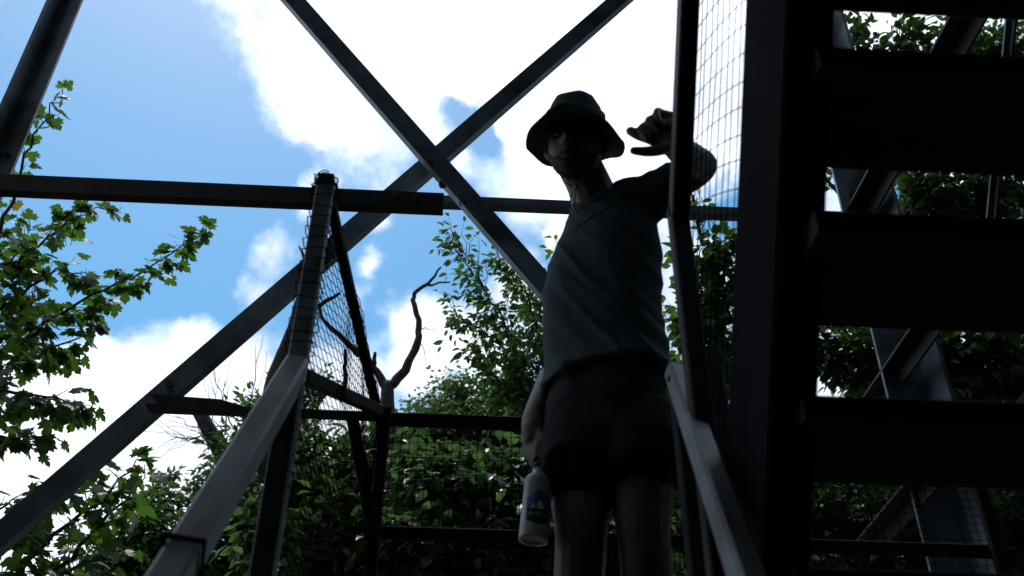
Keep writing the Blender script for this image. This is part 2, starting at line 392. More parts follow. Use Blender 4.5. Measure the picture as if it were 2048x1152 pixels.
# upper flight on the right, rising towards and over the camera
uf = thing('staircase', 'upper stair flight of dark open treads seen from below at right', 'stairs', (1.0, 1.9, LZ))
y0u, z0u = 2.052, .062
USX0, USX1 = .468, 1.46
flight(uf, USX0 + .045, USX1, y0u - .162, z0u + .245, -1, 12, stringers=False)
e = V(0, -.162, .22)
for x in (USX0 + .052, USX1 + .05):
    a = V(x, y0u, z0u) + e * .6; b = a + e * 13
    m = MB()
    # channel: web and two flanges
    nrm = V(0, .8, .6)
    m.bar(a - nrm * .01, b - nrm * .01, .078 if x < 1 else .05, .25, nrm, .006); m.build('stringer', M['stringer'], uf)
def hr(y, off=.89): return V(.462, y, LZ + SL * (1.84 - y) + off)
m = MB(); m.bar(hr(1.685, .885), hr(.1, .885), .042, .05, (0, .8, .6)); m.build('handrail', M['steel_dark'], uf)
m = MB(); m.bar((.462, 1.695, LZ), (.462, 1.695, 1.475), .042, .042, (0, 1, 0)); nw = m.build('newel_post', M['steel_dark'], uf)
m = MB(); m.bar((.50, 1.73, LZ), (.50, 1.73, 1.115), .045, .05, (0, 1, 0)); m.build('post_stub', M['steel'], uf)
# welded mesh between handrail and stringer, its wires along and across the slope
m = MB(); sdn = V(0, -.5930, .8052); nrm = V(0, .8052, .5930)
base = V(.484, 1.80, LZ + .02)
for k in range(12):
    o = base + nrm * (.02 + k * .0475); q = [o + sdn * t + V(RNG.normal(0, .0012), 0, 0) + nrm * RNG.normal(0, .001) for t in np.linspace(-.1, 2.4, 16)]
    m.tube(q, .0011, 4)
for k in range(50):
    o = base + sdn * (-.1 + k * .05); sag = RNG.normal(0, .002)
    m.tube([o + nrm * t + sdn * (.012 * math.sin(t / .55 * math.pi) + sag) for t in np.linspace(-.0, .545, 6)], .0012, 4)
tag(m.build('wire_mesh', M['wire'], uf), kind='stuff')

# lower flight under the camera, with its two handrails
lf = thing('staircase', 'lower stair flight with pale worn handrails climbing to the landing', 'stairs', (.03, 1.8, LZ))
flight(lf, -.40, .455, 1.76 - .162 * 0, LZ - .22, -1, 0, stringers=False)
for i in range(12):
    y = 1.74 - .162 * i; z = LZ - .22 * (i + 1)
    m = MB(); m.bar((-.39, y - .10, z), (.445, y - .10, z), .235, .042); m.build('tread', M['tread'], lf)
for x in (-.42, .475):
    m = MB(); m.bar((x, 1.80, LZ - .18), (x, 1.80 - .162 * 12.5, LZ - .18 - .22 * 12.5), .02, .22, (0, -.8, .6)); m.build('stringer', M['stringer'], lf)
rl = thing
def rail(pt, pb, Yt, Yb, wd, ht):
    a = P(*pt, Yt); b = P(*pb, Yb); d = b - a
    m = MB(); m.bar(a, b + d * .35, wd, ht, (0, .8, .6), .006)
    return m.build('handrail', M['rail'], lf), a, b
hl, la, lb = rail((592, 738), (345, 1152), 1.9, 1.40, .050, .062)
hrr, ra, rb = rail((1352, 744), (1492, 1152), 1.88, 1.385, .045, .042)
# strap round the left rail near the bottom, bolt hole in the right one
d = (lb - la).normalized(); c = lerp(la, lb, .95)
m = MB(); uu = V(0, .8, .6); ss = d.cross(uu); uu = ss.cross(d).normalized(); ss.normalize()
for q in (-.004, .004):
    pts = [c + d * q + ss * x + uu * y for x, y in ((-.030, -.036), (.030, -.036), (.030, .036), (-.030, .036), (-.030, -.036))]
    m.tube(pts, .003, 5)
m.build('strap', M['wire'], hl)
d = (rb - ra).normalized(); c = lerp(ra, rb, .07); uu = V(0, .8, .6); ss = d.cross(uu).normalized(); uu = ss.cross(d).normalized()
sg = -1 if (c - ss * .02).x < c.x else 1
m = MB(); cc = c + ss * .0225 * sg; m.tube([cc, cc + ss * .003 * sg], .008, 10); m.build('bolt', M['black'], hrr)
# posts that carry the rails
for i, t in enumerate((.02, .9, 1.9)):
    pa = la + (lb - la) * t - V(0, 0, .03); m = MB(); m.bar(pa, pa - V(0, 0, .86), .045, .045, (0, 1, 0)); m.build('post', M['steel_dark'], lf)
    pa = ra + (rb - ra) * (t + .04) - V(0, 0, .03); m = MB(); m.bar(pa, pa - V(0, 0, .86), .04, .04, (0, 1, 0)); m.build('post', M['steel_dark'], lf)

# ------------------------------------------------------------------ the landing and its guards
ld = thing('stair_landing', 'wooden stair landing enclosed by dark steel guard frames with wire infill', 'landing', (.5, 2.3, LZ - .1))
for k in range(8):
    y = 1.87 + k * .142
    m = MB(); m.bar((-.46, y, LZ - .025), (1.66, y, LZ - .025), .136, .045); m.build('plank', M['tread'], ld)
for y in (1.85, 2.85):
    m = MB(); m.bar((-.46, y, LZ - .13), (1.66, y, LZ - .13), .06, .16); m.build('joist', M['steel_dark'], ld)
for k in range(5):                                   # beams that carry the landing to the legs
    pass
for x in (-.44, 1.62):
    m = MB(); m.bar((x, NY, LZ - .29), (x, FY, LZ - .29), .07, .14); m.build('beam', M['steel_dark'], ld)
GY = 2.8
gx0 = P(772, 835, GY).x; gx1 = 1.62
zt = P(775, 838, GY).z; zb = P(765, 1066, GY).z
m = MB(); m.bar((gx0 - .03, GY, zt), (gx1, GY, zt + .0), .03, .038, (0, 0, 1)); m.build('top_rail', M['rust'], ld)
m = MB(); m.bar((gx0 - .03, GY, zb), (gx1, GY, zb), .03, .036, (0, 0, 1)); m.build('mid_rail', M['rust'], ld)
for x in (gx0 + .0, .70, gx1 - .02):
    m = MB(); m.bar((x, GY - .0325, LZ), (x, GY - .0325, zt + .015), .034, .032, (0, 1, 0)); m.build('post', M['rust'], ld)
# welded wire infill of the far guard
m = MB(); k = 0; x = gx0
while x < gx1:
    m.tube([(x + RNG.normal(0, .0008), GY + .019, LZ + .02), (x + RNG.normal(0, .0015), GY + .019 + RNG.normal(0, .002), LZ + .6), (x + RNG.normal(0, .0008), GY + .019, zt + .027)], .0014, 3); x += .0265
z = LZ + .03
while z < zt + .02:
    m.tube([(gx0 + (gx1 - gx0) * t, GY + .021, z + RNG.normal(0, .0012)) for t in np.linspace(0, 1, 9)], .0014, 3); z += .0265
tag(m.build('wire_mesh', M['wire'], ld), kind='stuff')
# left side: tall post wound with wire, sloping top rail, mid rail, leaning end post
pt = P(652, 345, 1.9); pbz = LZ
PXl = pt.x
m = MB(); m.bar((PXl, 1.925, pbz), (PXl, 1.925, pt.z), .042, .046, (0, 1, 0)); post = m.build('post', M['post'], ld)
corner = P(752, 812, GY - .05); ctop = V(PXl + .012, 1.955, pt.z - .05)
m = MB(); m.bar(ctop, corner, .024, .034, (0, 0, 1)); m.build('sloping_rail', M['rust'], ld)
m = MB(); m.bar(P(606, 752, 1.93), P(760, 822, GY - .06), .026, .036, (0, 0, 1)); m.build('side_rail', M['rust'], ld)
m = MB(); m.bar(P(703, 832, GY - .06), P(748, 1070, GY - .09), .036, .045, (0, 1, 0)); m.build('leaning_post', M['rust'], ld)
# diamond netting stretched over the left side and lashed round the post
net = thing('wire_netting', 'sagging diamond wire netting lashed to the tall post left of the man', 'netting', (PXl, 2.3, LZ))
def netp(u, v):
    a = lerp((PXl + .006, 1.955, LZ), (PXl + .006, 1.955, pt.z - .02), v)
    cz = corner.z + .02
    b = lerp((corner.x + .012, corner.y, LZ), (corner.x + .012, corner.y, cz), v)
    p = lerp(a, b, u)
    p += V(.03, 0, 0) * math.sin(math.pi * u) * (.4 + .6 * math.sin(math.pi * v)) * .8
    p += V(mnoise.noise((u * 5, v * 6, 1.3)) * .012, mnoise.noise((u * 5, v * 6, 5.3)) * .010, mnoise.noise((u * 5, v * 6, 9.3)) * .012)
    return p
nu, nv = 13, 52; m = MB()
for i in range(nu):
    for j in range(0):
        pass
for s in (1, -1):
    for j in range(-nu, nv + nu):
        pts = []
        for i in range(nu + 1):
            jj = j + s * i
            if 0 <= jj <= nv:
                zig = .18 * (1 if (i % 2) else -1)
                pts.append(netp(i / nu, min(1, max(0, (jj + zig * 0) / nv))))
        if len(pts) > 1: m.tube(pts, .0013, 3, False)
for k in (0, 1):
    m.tube([netp(k, t) for t in np.linspace(0, 1, 30)], .0018, 4)
tag(m.build('wire_diamonds', M['wire'], net), kind='stuff')
for k in range(26):
    z = pt.z - .012 - k * .034 + RNG.normal(0, .003)
    h = .028; tl = RNG.normal(0, .004)
    m = MB(); y = 1.925
    m.tube([(PXl + a * h + RNG.normal(0, .0015), y + b * (h + .002), z + tl * a + RNG.normal(0, .001)) for a, b in ((-1, -1), (0, -1.08), (1, -1), (1.08, 0), (1, 1), (0, 1.06), (-1, 1), (-1.06, 0), (-1, -1))], .0016, 4)
    m.build('lashing', M['wire'], net)
for k in range(7):        # tangle of loose ends on the post's head
    m = MB(); a0 = RNG.uniform(0, 6.28); r0 = RNG.uniform(.02, .032); z0 = pt.z + RNG.uniform(-.03, .002)
    m.tube([(PXl + math.cos(a0 + t) * r0, 1.925 + math.sin(a0 + t) * r0, z0 + .008 * math.sin(2 * t + a0)) for t in np.linspace(0, RNG.uniform(3, 6), 12)], .0017, 4)
    m.build('loose_wire', M['wire'], net)
# right-hand guard of the landing, beyond the upper flight
rg = MB(); X = 1.60
for z in (LZ + .06, 1.42):
    m = MB(); m.bar((X, 1.8, z), (X, GY, z), .03, .035, (0, 0, 1)); m.build('side_rail', M['rust'], ld)
m = MB()
for y in np.arange(1.8, GY, .05): m.tube([(X + .02, y, LZ), (X + .02, y, 1.43)], .001, 3)
for z in np.arange(LZ + .03, 1.44, .05): m.tube([(X + .02, 1.8, z), (X + .02, GY, z)], .001, 3)
tag(m.build('wire_mesh', M['wire'], ld), kind='stuff')

# the rest of the switchback overhead and below: landings and flights out of the frame that shade this one
def landing(y0, y1, z, label):
    r = thing('stair_landing', label, 'landing', (.5, (y0 + y1) / 2, z - .1))
    k = 0; y = y0
    while y < y1:
        m = MB(); m.bar((-.46, y + .07, z - .025), (1.62, y + .07, z - .025), .136, .045); m.build('plank', M['tread'], r); y += .142
    m = MB(); m.bar((-.46, y0 + .05, z - .13), (1.62, y0 + .05, z - .13), .06, .16); m.build('joist', M['steel_dark'], r)
    return r
UZ = LZ + .22 * 12; UYe = 1.84 - .162 * 11.5
landing(UYe - 1.15, UYe, UZ, 'dark plank landing overhead where the upper stairs end')
f3 = thing('staircase', 'third stair flight overhead rising away above the lower stairs', 'stairs', (.0, UYe, UZ))
flight(f3, -.42, .45, UYe, UZ, 1, 12)
landing(1.87, 2.95, UZ + .22 * 12, 'highest plank landing straight above the man')
f4 = thing('staircase', 'fourth stair flight overhead rising towards the unseen top deck', 'stairs', (1.0, 1.9, UZ + 2.64))
flight(f4, .53, 1.46, 1.84, UZ + 2.64, -1, 10)
landing(-1.5, -.2, LZ - 2.64, 'lower plank landing where the person with the camera stands')
# ------------------------------------------------------------------ the man
def remeshed(mb, voxel, smooth_it=3, name='body', fac=.5):
    me = mb.mesh(name) if isinstance(mb, MB) else mb
    o = bpy.data.objects.new('tmp', me); COL.objects.link(o)
    r = o.modifiers.new('r', 'REMESH'); r.mode = 'VOXEL'; r.voxel_size = voxel; r.use_smooth_shade = True
    if smooth_it:
        s = o.modifiers.new('s', 'SMOOTH'); s.iterations = smooth_it; s.factor = fac
    dg = bpy.context.evaluated_depsgraph_get(); out = bpy.data.meshes.new_from_object(o.evaluated_get(dg))
    bpy.data.objects.remove(o); out.name = name
    out.polygons.foreach_set('use_smooth', [True] * len(out.polygons))
    return out
def displaced(me, fn):
    n = len(me.vertices); nr = [v.normal.copy() for v in me.vertices]
    for v, q in zip(me.vertices, nr): v.co = v.co + q * fn(v.co, q)
    me.update(); return me
TH = R(35)
AX = V(math.cos(TH), -math.sin(TH), 0); FR = V(-math.sin(TH), -math.cos(TH), 0); ZU = V(0, 0, 1)
def ell(c, a, f, n=28, ex=2.3, tilt=0.0):
    out = []
    for k in range(n):
        t = 2 * math.pi * k / n; cx, sx = math.cos(t), math.sin(t)
        x = math.copysign(abs(cx) ** (2 / ex), cx) * a; y = math.copysign(abs(sx) ** (2 / ex), sx) * f
        out.append(Vector(c) + AX * x + FR * y + ZU * (x * tilt))
    return out
def limb(m, pts, rads, n=14, sub=4):
    """smooth tapering limb through its joints (Catmull-Rom)"""
    P_ = [Vector(p) for p in pts]; q = []; rr = []
    for i in range(len(P_) - 1):
        p0 = P_[max(i - 1, 0)]; p1 = P_[i]; p2 = P_[i + 1]; p3 = P_[min(i + 2, len(P_) - 1)]
        for k in range(sub):
            t = k / sub
            q.append(.5 * ((2 * p1) + (p2 - p0) * t + (2 * p0 - 5 * p1 + 4 * p2 - p3) * t * t + (3 * p1 - p0 - 3 * p2 + p3) * t ** 3))
            rr.append(rads[i] * (1 - t) + rads[i + 1] * t)
    q.append(P_[-1]); rr.append(rads[-1])
    q.insert(0, q[0] + (q[0] - q[1]).normalized() * rr[0] * .6); rr.insert(0, rr[0] * .55)
    q.append(q[-1] + (q[-1] - q[-2]).normalized() * rr[-1] * .6); rr.append(rr[-1] * .55)
    m.tube(q, rr, n)
man = thing('person', 'person in a brimmed hat, grey tee and black shorts leaning on the stair handrail', 'person', (.35, 2.12, LZ))
TORSO = [(1.00, .345, 2.12, .150, .105), (1.10, .345, 2.12, .158, .112), (1.22, .345, 2.13, .150, .108), (1.34, .348, 2.14, .148, .108), (1.46, .352, 2.15, .150, .110),
         (1.58, .357, 2.155, .152, .112), (1.68, .370, 2.155, .150, .110), (1.76, .384, 2.15, .128, .098), (1.82, .376, 2.14, .100, .078), (1.855, .355, 2.13, .070, .062)]
SHR = V(.318, 2.265, 1.715); SHL = V(.485, 2.075, 1.835)
ELR = V(.255, 2.345, 1.44); WRR = P(1066, 838, 2.15)
ELL = V(.622, 1.985, 1.880); WRL = V(.470, 1.735, 1.730)
HIPR = V(.285, 2.15, 1.12); HIPL = V(.415, 2.08, 1.12)
KNR = P(1162, 1075, 2.10); KNL = P(1288, 1075, 2.06)
ANR = V(.255, 2.20, LZ + .09); ANL = V(.435, 2.12, LZ + .09)
HC = V(.282, 2.03, 1.985)                       # centre of the head
body = MB()
body.rings([ell((x, y, z), a * .97, f * .97) for z, x, y, a, f in TORSO])
NB = V(.356, 2.13, 1.82)
limb(body, [NB, lerp(NB, HC, .45) + V(.004, .02, .012), HC + V(.004, .035, -.02)], [.072, .064, .062])
limb(body, [lerp((.36, 2.15, 1.76), SHR, .6), SHR, lerp(SHR, ELR, .5), ELR, lerp(ELR, WRR, .3), WRR], [.058, .056, .047, .040, .041, .027])
limb(body, [lerp((.36, 2.15, 1.78), SHL, .6), SHL, lerp(SHL, ELL, .5), ELL, lerp(ELL, WRL, .35), WRL], [.058, .055, .050, .042, .044, .029])
limb(body, [HIPR, lerp(HIPR, KNR, .5), KNR, lerp(KNR, ANR, .35) + V(0, .02, 0), ANR], [.088, .076, .058, .056, .037])
limb(body, [HIPL, lerp(HIPL, KNL, .5), KNL, lerp(KNL, ANL, .35) + V(0, .02, 0), ANL], [.088, .076, .058, .056, .037])
for an, fx in ((ANR, -.10), (ANL, .02)):
    limb(body, [an, an + V(fx * .3, -.05, -.045), an + V(fx, -.15, -.062)], [.036, .036, .024])
limb(body, [V(.375, 2.12, 1.85), lerp((.385, 2.125, 1.86), SHL, .5), SHL], [.046, .052, .056])
# left hand hooked over the handrail: palm edge-on, thumb below, four unequal fingers folded one above the other
HY = 1.70
def H(px, py, dy=0.0): return P(px, py, HY + dy)
limb(body, [WRL, H(1345, 262, .01), H(1318, 262, .0)], [.029, .031, .026], sub=3)
limb(body, [H(1345, 245, .012), H(1322, 238, .008)], [.026, .024], sub=3)
limb(body, [H(1343, 283, .012), H(1318, 285, .004)], [.024, .020], sub=3)
FING = [
    [(1322, 288, 0), (1296, 277, -.012), (1276, 270, -.016), (1259, 261, -.012)],          # index, reaching out
    [(1322, 270, 0), (1290, 254, -.010), (1284, 263, -.026), (1297, 279, -.030)],           # middle
    [(1326, 252, 0), (1301, 239, -.012), (1299, 251, -.030), (1312, 268, -.034)],           # ring
    [(1332, 236, .002), (1316, 222, -.012), (1314, 235, -.030), (1325, 250, -.034)],        # little
]
FR_ = [(.0138, .0132, .0128, .0118), (.0125, .0118, .0108, .0095), (.0120, .0112, .0102, .0092), (.0108, .0102, .0094, .0084)]
for fpts, fr in zip(FING, FR_): limb(body, [H(*q) for q in fpts], fr, 10, 4)
limb(body, [H(1345, 288, .01), H(1318, 300, -.008), H(1290, 303, -.014), H(1264, 301, -.016)], [.020, .0145, .0125, .0095], 10, 4)
# right hand hanging, curled round the loop of the bottle
HR = lambda px, py, dy=0.0: P(px, py, 2.13 + dy)
limb(body, [WRR, HR(1068, 862, .0), HR(1070, 884, -.005)], [.028, .031, .027], sub=3)
limb(body, [HR(1062, 858, .015), HR(1062, 882, .015)], [.024, .022], sub=3)
for i, (x, dy, ln) in enumerate(((1081, -.035, 0), (1073, -.018, 4), (1066, .0, 2), (1060, .018, -6))):
    limb(body, [HR(x - 2, 882, dy * .8), HR(x - 7, 905 + ln, dy - .004), HR(x + 1, 919 + ln, dy - .010), HR(x + 13, 912 + ln, dy - .012)], [.0118, .0108, .010, .009], 10, 4)
limb(body, [HR(1078, 866, -.02), HR(1090, 884, -.04), HR(1091, 902, -.045), HR(1087, 915, -.04)], [.016, .0135, .012, .0095], 10, 4)

# head: built in its own frame, x to his left, y forward, z up, then turned and nodded towards the camera
yawh = math.atan2(-HC.x, HC.y) + R(-13)         # facing the camera and a little to the left of it
hf = V(-math.sin(-yawh) * 1.0, -math.cos(yawh), 0).normalized()
hf = V(math.sin(yawh), -math.cos(yawh), 0)
nod, rollh = R(20), R(-6)
hx = V(-hf.y, hf.x, 0)                           # his left
if hx.x < 0: hx = -hx
hz = V(0, 0, 1)
rm = Matrix.Rotation(-nod, 3, hx) if (Matrix.Rotation(-nod, 3, hx) @ hf).z < 0 else Matrix.Rotation(nod, 3, hx)
hf = rm @ hf; hz = rm @ hz
rm = Matrix.Rotation(rollh, 3, hf); hx = rm @ hx; hz = rm @ hz
def HL(x, y, z): return HC + hx * x + hf * y + hz * z
def headr(d):
    x, y, z = d
    def g(cx, cy, cz, s, a):
        q = Vector((cx, cy, cz)).normalized(); return a * math.exp(-(1 - d.dot(q)) / (s * s) * 2)
    a, b, c = .077, .098, .118
    r = 1 / math.sqrt((x / a) ** 2 + (y / b) ** 2 + (z / c) ** 2)
    if z < 0: r *= 1 - .10 * min(1, -z) * (1 if y < .2 else .3)
    if y < -.1 and z < -.3: r *= 1 - .28 * min(1, (-z - .3) * 2)      # nape
    r += g(0, 1, -.18, .16, .020) + g(0, 1, -.06, .10, .009)            # nose and its bridge
    r += g(0, .9, -.95, .30, .012)                                      # chin
    for s in (-1, 1):
        r += g(.36 * s, .92, .06, .16, -.008)                           # eye sockets
        r += g(.36 * s, .92, .22, .14, .003)                            # brows
        r += g(.55 * s, .82, -.25, .22, .004)                           # cheeks
        r += g(.33 * s, .95, .05, .08, .005)                            # eyeballs
    r += g(0, 1, -.50, .09, .004) + g(0, 1, -.60, .08, .005) + g(0, 1, -.55, .05, -.004)   # lips
    return r
rings = []
nr, ns_ = 40, 48
for i in range(1, nr):
    ph = math.pi * i / nr; ring = []
    for k in range(ns_):
        t = 2 * math.pi * k / ns_; d = Vector((math.sin(ph) * math.cos(t), math.sin(ph) * math.sin(t), math.cos(ph))); r = headr(d)
        ring.append(HL(d.x * r, d.y * r, d.z * r))
    rings.append(ring)
body.rings(rings)
for s in (-1, 1):                                # ears
    limb(body, [HL(s * .076, -.012, .022), HL(s * .084, -.020, .0), HL(s * .076, -.010, -.030)], [.013, .016, .010], 10, 3)
bme = remeshed(body, .0042, 4, 'body')
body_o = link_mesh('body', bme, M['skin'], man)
# beard: a close shell over jaw and chin
bd = MB(); rg_ = []
for i in range(13):
    row = []
    for k in range(25):
        az = R(-78 + k * 156 / 24)
        ad = abs(math.degrees(az)); e0 = float(np.interp(ad, (0, 14, 24, 40, 58, 78), (-27.5, -27, -31, -33, -22, -2)))
        el = R(e0 + (-80 - e0) * i / 12)
        d = Vector((math.cos(el) * math.sin(az), math.cos(el) * math.cos(az), math.sin(el)))
        r = headr(d)
        mouth = False
        edge = (i == 0) or k in (0, 24)
        r += -.003 if (edge or mouth) else .003 + .002 * mnoise.noise(d * 30)
        row.append(HL(d.x * r, d.y * r, d.z * r))
    rg_.append(row)
vs = [v for r in rg_ for v in r]; bd.add(vs, [(i * 25 + k, i * 25 + k + 1, (i + 1) * 25 + k + 1, (i + 1) * 25 + k) for i in range(12) for k in range(24)])
bd.build('beard', M['hair'], man, True)
m = MB(); row = []
for e_, rr0 in ((-31.5, -.002), (-33, .0052), (-34.5, .0066), (-35.2, .0050), (-36.5, .0070), (-38.5, .0055), (-40, -.002)):
    q = []
    for k in range(13):
        az = R(-15 + 30 * k / 12); wv = 1 - (abs(k - 6) / 6) ** 2
        el = R(-35.2 + (e_ + 35.2) * wv); d = Vector((math.cos(el) * math.sin(az), math.cos(el) * math.cos(az), math.sin(el))); r = headr(d) + (rr0 if 0 < k < 12 else -.001)
        q.append(HL(d.x * r, d.y * r, d.z * r))
    row.append(q)
m.add([v for q in row for v in q], [(i * 13 + k, i * 13 + k + 1, (i + 1) * 13 + k + 1, (i + 1) * 13 + k) for i in range(6) for k in range(12)])
m.build('lips', M['lip'], man, True)
for s in (-1, 1):
    def ball(c, r, n1=8, n2=14): return [[HL(c[0] + r * math.sin(math.pi * i / n1) * math.cos(6.2832 * k / n2), c[1] + r * math.sin(math.pi * i / n1) * math.sin(6.2832 * k / n2), c[2] + r * .8 * math.cos(math.pi * i / n1)) for k in range(n2)] for i in range(1, n1)]
    m = MB(); m.rings(ball((.031 * s, .0815, .006), .0108)); ey = m.build('eye', M['eye'], man, True)
    m = MB(); m.rings(ball((.030 * s, .0872, .004), .0062)); m.build('iris', M['st_dark'], ey, True)
for s in (-1, 1):
    m = MB(); m.tube([HL(s * (.020 + .007 * k), .094 - .0035 * k - .002 * k * k * .5, .030 + .004 * math.sin(k)) for k in range(5)], [.003, .005, .005, .004, .002], 6); m.build('eyebrow', M['hair'], man, True)
# glasses
gl = MB()
for s in (-1, 1):
    cx = .034 * s
    gl.tube([HL(cx + math.cos(t) * .026, .104 - abs(cx + math.cos(t) * .026) * .16, .004 + math.sin(t) * .019) for t in np.linspace(0, 2 * math.pi, 25)], .0016, 6)
    gl.tube([HL(s * .060, .094, .010), HL(s * .080, .06, .012), HL(s * .084, -.02, .008)], .0018, 6)
gl.tube([HL(-.009, .103, .008), HL(0, .106, .011), HL(.009, .103, .008)], .0018, 6)
gl = gl.build('glasses', M['glass_rim'], man, True)
for s in (-1, 1):
    cx = .034 * s; m = MB(); vs = [HL(cx + math.cos(t) * .0245 * q, .1035 - abs(cx + math.cos(t) * .0245 * q) * .16 + .0015 * (1 - q), .004 + math.sin(t) * .0175 * q) for q in (1, .5) for t in np.linspace(0, 2 * math.pi, 20, endpoint=False)]
    fs = [(k, (k + 1) % 20, 20 + (k + 1) % 20, 20 + k) for k in range(20)] + [tuple(range(20, 40))]
    m.add(vs, fs); m.build('lens', M['lens'], gl, True)
# hat: soft crown, drooping all-round brim
BZ = .052
def hatp(r, t, z): return HL(math.cos(t) * r * .92, math.sin(t) * r * 1.06 + .0, z)
NT = 56
def brim(t, q):
    r0, r1 = .088, .160
    r = r0 + (r1 - r0) * q
    side = abs(math.cos(t)) ** 1.6
    back = max(0, -math.sin(t))
    dr = q * (.008 + .046 * side + .026 * back + .006 * math.sin(3 * t + 1) + .004 * math.sin(7 * t))
    return hatp(r * (1 - .06 * side * q), t, BZ - dr)
hat = MB(); rings = []
prof = [(.004, .100), (.030, .098), (.052, .091), (.068, .078), (.080, .057), (.087, .032), (.090, .012), (.091, .0)]
for r, z in prof:
    rings.append([hatp(r * (1 + .02 * math.sin(5 * t + z * 60)), t, BZ + z * 1.0 + .003 * math.sin(4 * t + r * 80)) for t in np.linspace(0, 2 * math.pi, NT, endpoint=False)])
for q in np.linspace(.02, 1, 8): rings.append([brim(t, q) for t in np.linspace(0, 2 * math.pi, NT, endpoint=False)])
for q in np.linspace(1, .02, 8): rings.append([brim(t, q) - hz * .004 for t in np.linspace(0, 2 * math.pi, NT, endpoint=False)])
for r, z in prof[::-1]:
    rings.append([hatp(max(.002, r - .004), t, BZ + z * 1.0 - .004) for t in np.linspace(0, 2 * math.pi, NT, endpoint=False)])
hat.rings(rings); hat_o = hat.build('hat', M['hat'], man, True)
m = MB(); rr_ = []
for r, z in ((.0925, .010), (.0935, .014), (.0925, .034), (.091, .036)):
    rr_.append([hatp(r * (1 + .02 * math.sin(5 * t + z * 60)), t, BZ + z) for t in np.linspace(0, 2 * math.pi, NT, endpoint=False)])
m.rings(rr_, False); m.build('hat_band', M['band'], hat_o, True)
m = MB()
for q in (.35, .68, .97):
    m.tube([brim(t, q) + hz * .0012 for t in np.linspace(0, 2 * math.pi, 60)], .0012, 4)
    m.tube([brim(t, q) - hz * .0052 for t in np.linspace(0, 2 * math.pi, 60)], .0012, 4)
m.build('stitching', M['seam'], hat_o)
tog = HL(.014, .056, -.146)
m = MB()
for s in (-1, 1):
    m.tube([HL(s * .072, .02, .045), HL(s * (.074 if s > 0 else .064), .015, -.03), HL(s * (.056 if s > 0 else .042), .035, -.085), HL(s * .022, .052, -.130), tog], .0019, 5)
m.tube([tog, HL(.016, .078, -.175), HL(.010, .072, -.205), HL(.020, .078, -.232)], .0017, 5)
m.tube([tog, HL(.004, .080, -.18), HL(-.002, .074, -.212), HL(.002, .076, -.24)], .0017, 5)
cd = m.build('chin_cord', M['cord'], hat_o, True)
m = MB(); m.tube([tog + hz * .007, tog + hz * .004, tog - hz * .004, tog - hz * .007], [.003, .006, .006, .003], 8); m.build('cord_toggle', M['cord'], cd, True)
# shirt
sh = MB()
hem = [ell((.352, 2.122, 1.262), .160, .130, tilt=.02), ell((.350, 2.126, 1.29), .157, .125)]
sh.rings(hem + [ell((x, y, z), a + .012, f + .016) for z, x, y, a, f in TORSO if z > 1.3][:-1] + [ell((.357, 2.13, 1.850), .082, .074, tilt=.1)])
limb(sh, [lerp((.36, 2.15, 1.76), SHR, .5), SHR, lerp(SHR, ELR, .35), lerp(SHR, ELR, .66)], [.070, .070, .062, .064])
limb(sh, [lerp((.36, 2.15, 1.77), SHL, .4), SHL, lerp(SHL, ELL, .30), lerp(SHL, ELL, .56)], [.074, .072, .066, .067])
limb(sh, [V(.385, 2.125, 1.845), lerp((.385, 2.125, 1.86), SHL, .5) + V(0, 0, .012), SHL], [.048, .062, .068])
sme = remeshed(sh, .0065, 5, 'shirt')
def fold(co, nn):
    x = (co - V(.35, 2.14, 1.5)); a = x.dot(AX); z = x.z
    # drapes that fan from the raised shoulder down to the hem
    d1 = mnoise.noise((a * 15 + z * 9, z * 3.2, 1.7)); d2 = mnoise.noise((a * 26 + z * 20, z * 5, 7.1)); d3 = mnoise.noise(co * 60)
    hemw = max(0, min(1, (1.42 - co.z) / .14))
    up_ = max(.25, min(1, (1.80 - co.z) / .15))
    return max(-.004, (.015 * (1 - abs(d1) * 2.4) * (.5 + .6 * hemw) + .008 * d2) * up_ + .0007 * d3 - .003)
displaced(sme, fold)
shirt_o = link_mesh('shirt', sme, M['shirt'], man)
from mathutils.bvhtree import BVHTree
_bm = bmesh.new(); _bm.from_mesh(sme); BV = BVHTree.FromBMesh(_bm); _bm.free()
def on_shirt(px, py):
    d = DIR(px, py); h = BV.ray_cast(Vector((0, 0, 0)) - ORG['shirt'], d)
    return None if h[0] is None else h[0] + ORG['shirt'] - d * .0012
def seam(pts, r=.0016, name='seam'):
    q = []
    for i in range(len(pts) - 1):
        for t in np.linspace(0, 1, 10, endpoint=False):
            h = on_shirt(*(np.array(pts[i]) * (1 - t) + np.array(pts[i + 1]) * t))
            if h is not None: q.append(h)
    if len(q) > 2:
        m = MB(); m.tube(q, r, 5); m.build(name, M['seam'], shirt_o, True)
seam([(1142, 462), (1190, 430), (1242, 400), (1256, 372)])
seam([(1258, 345), (1262, 372), (1246, 398)])
seam([(1165, 398), (1180, 404), (1215, 390), (1240, 362)], .0025, 'collar')
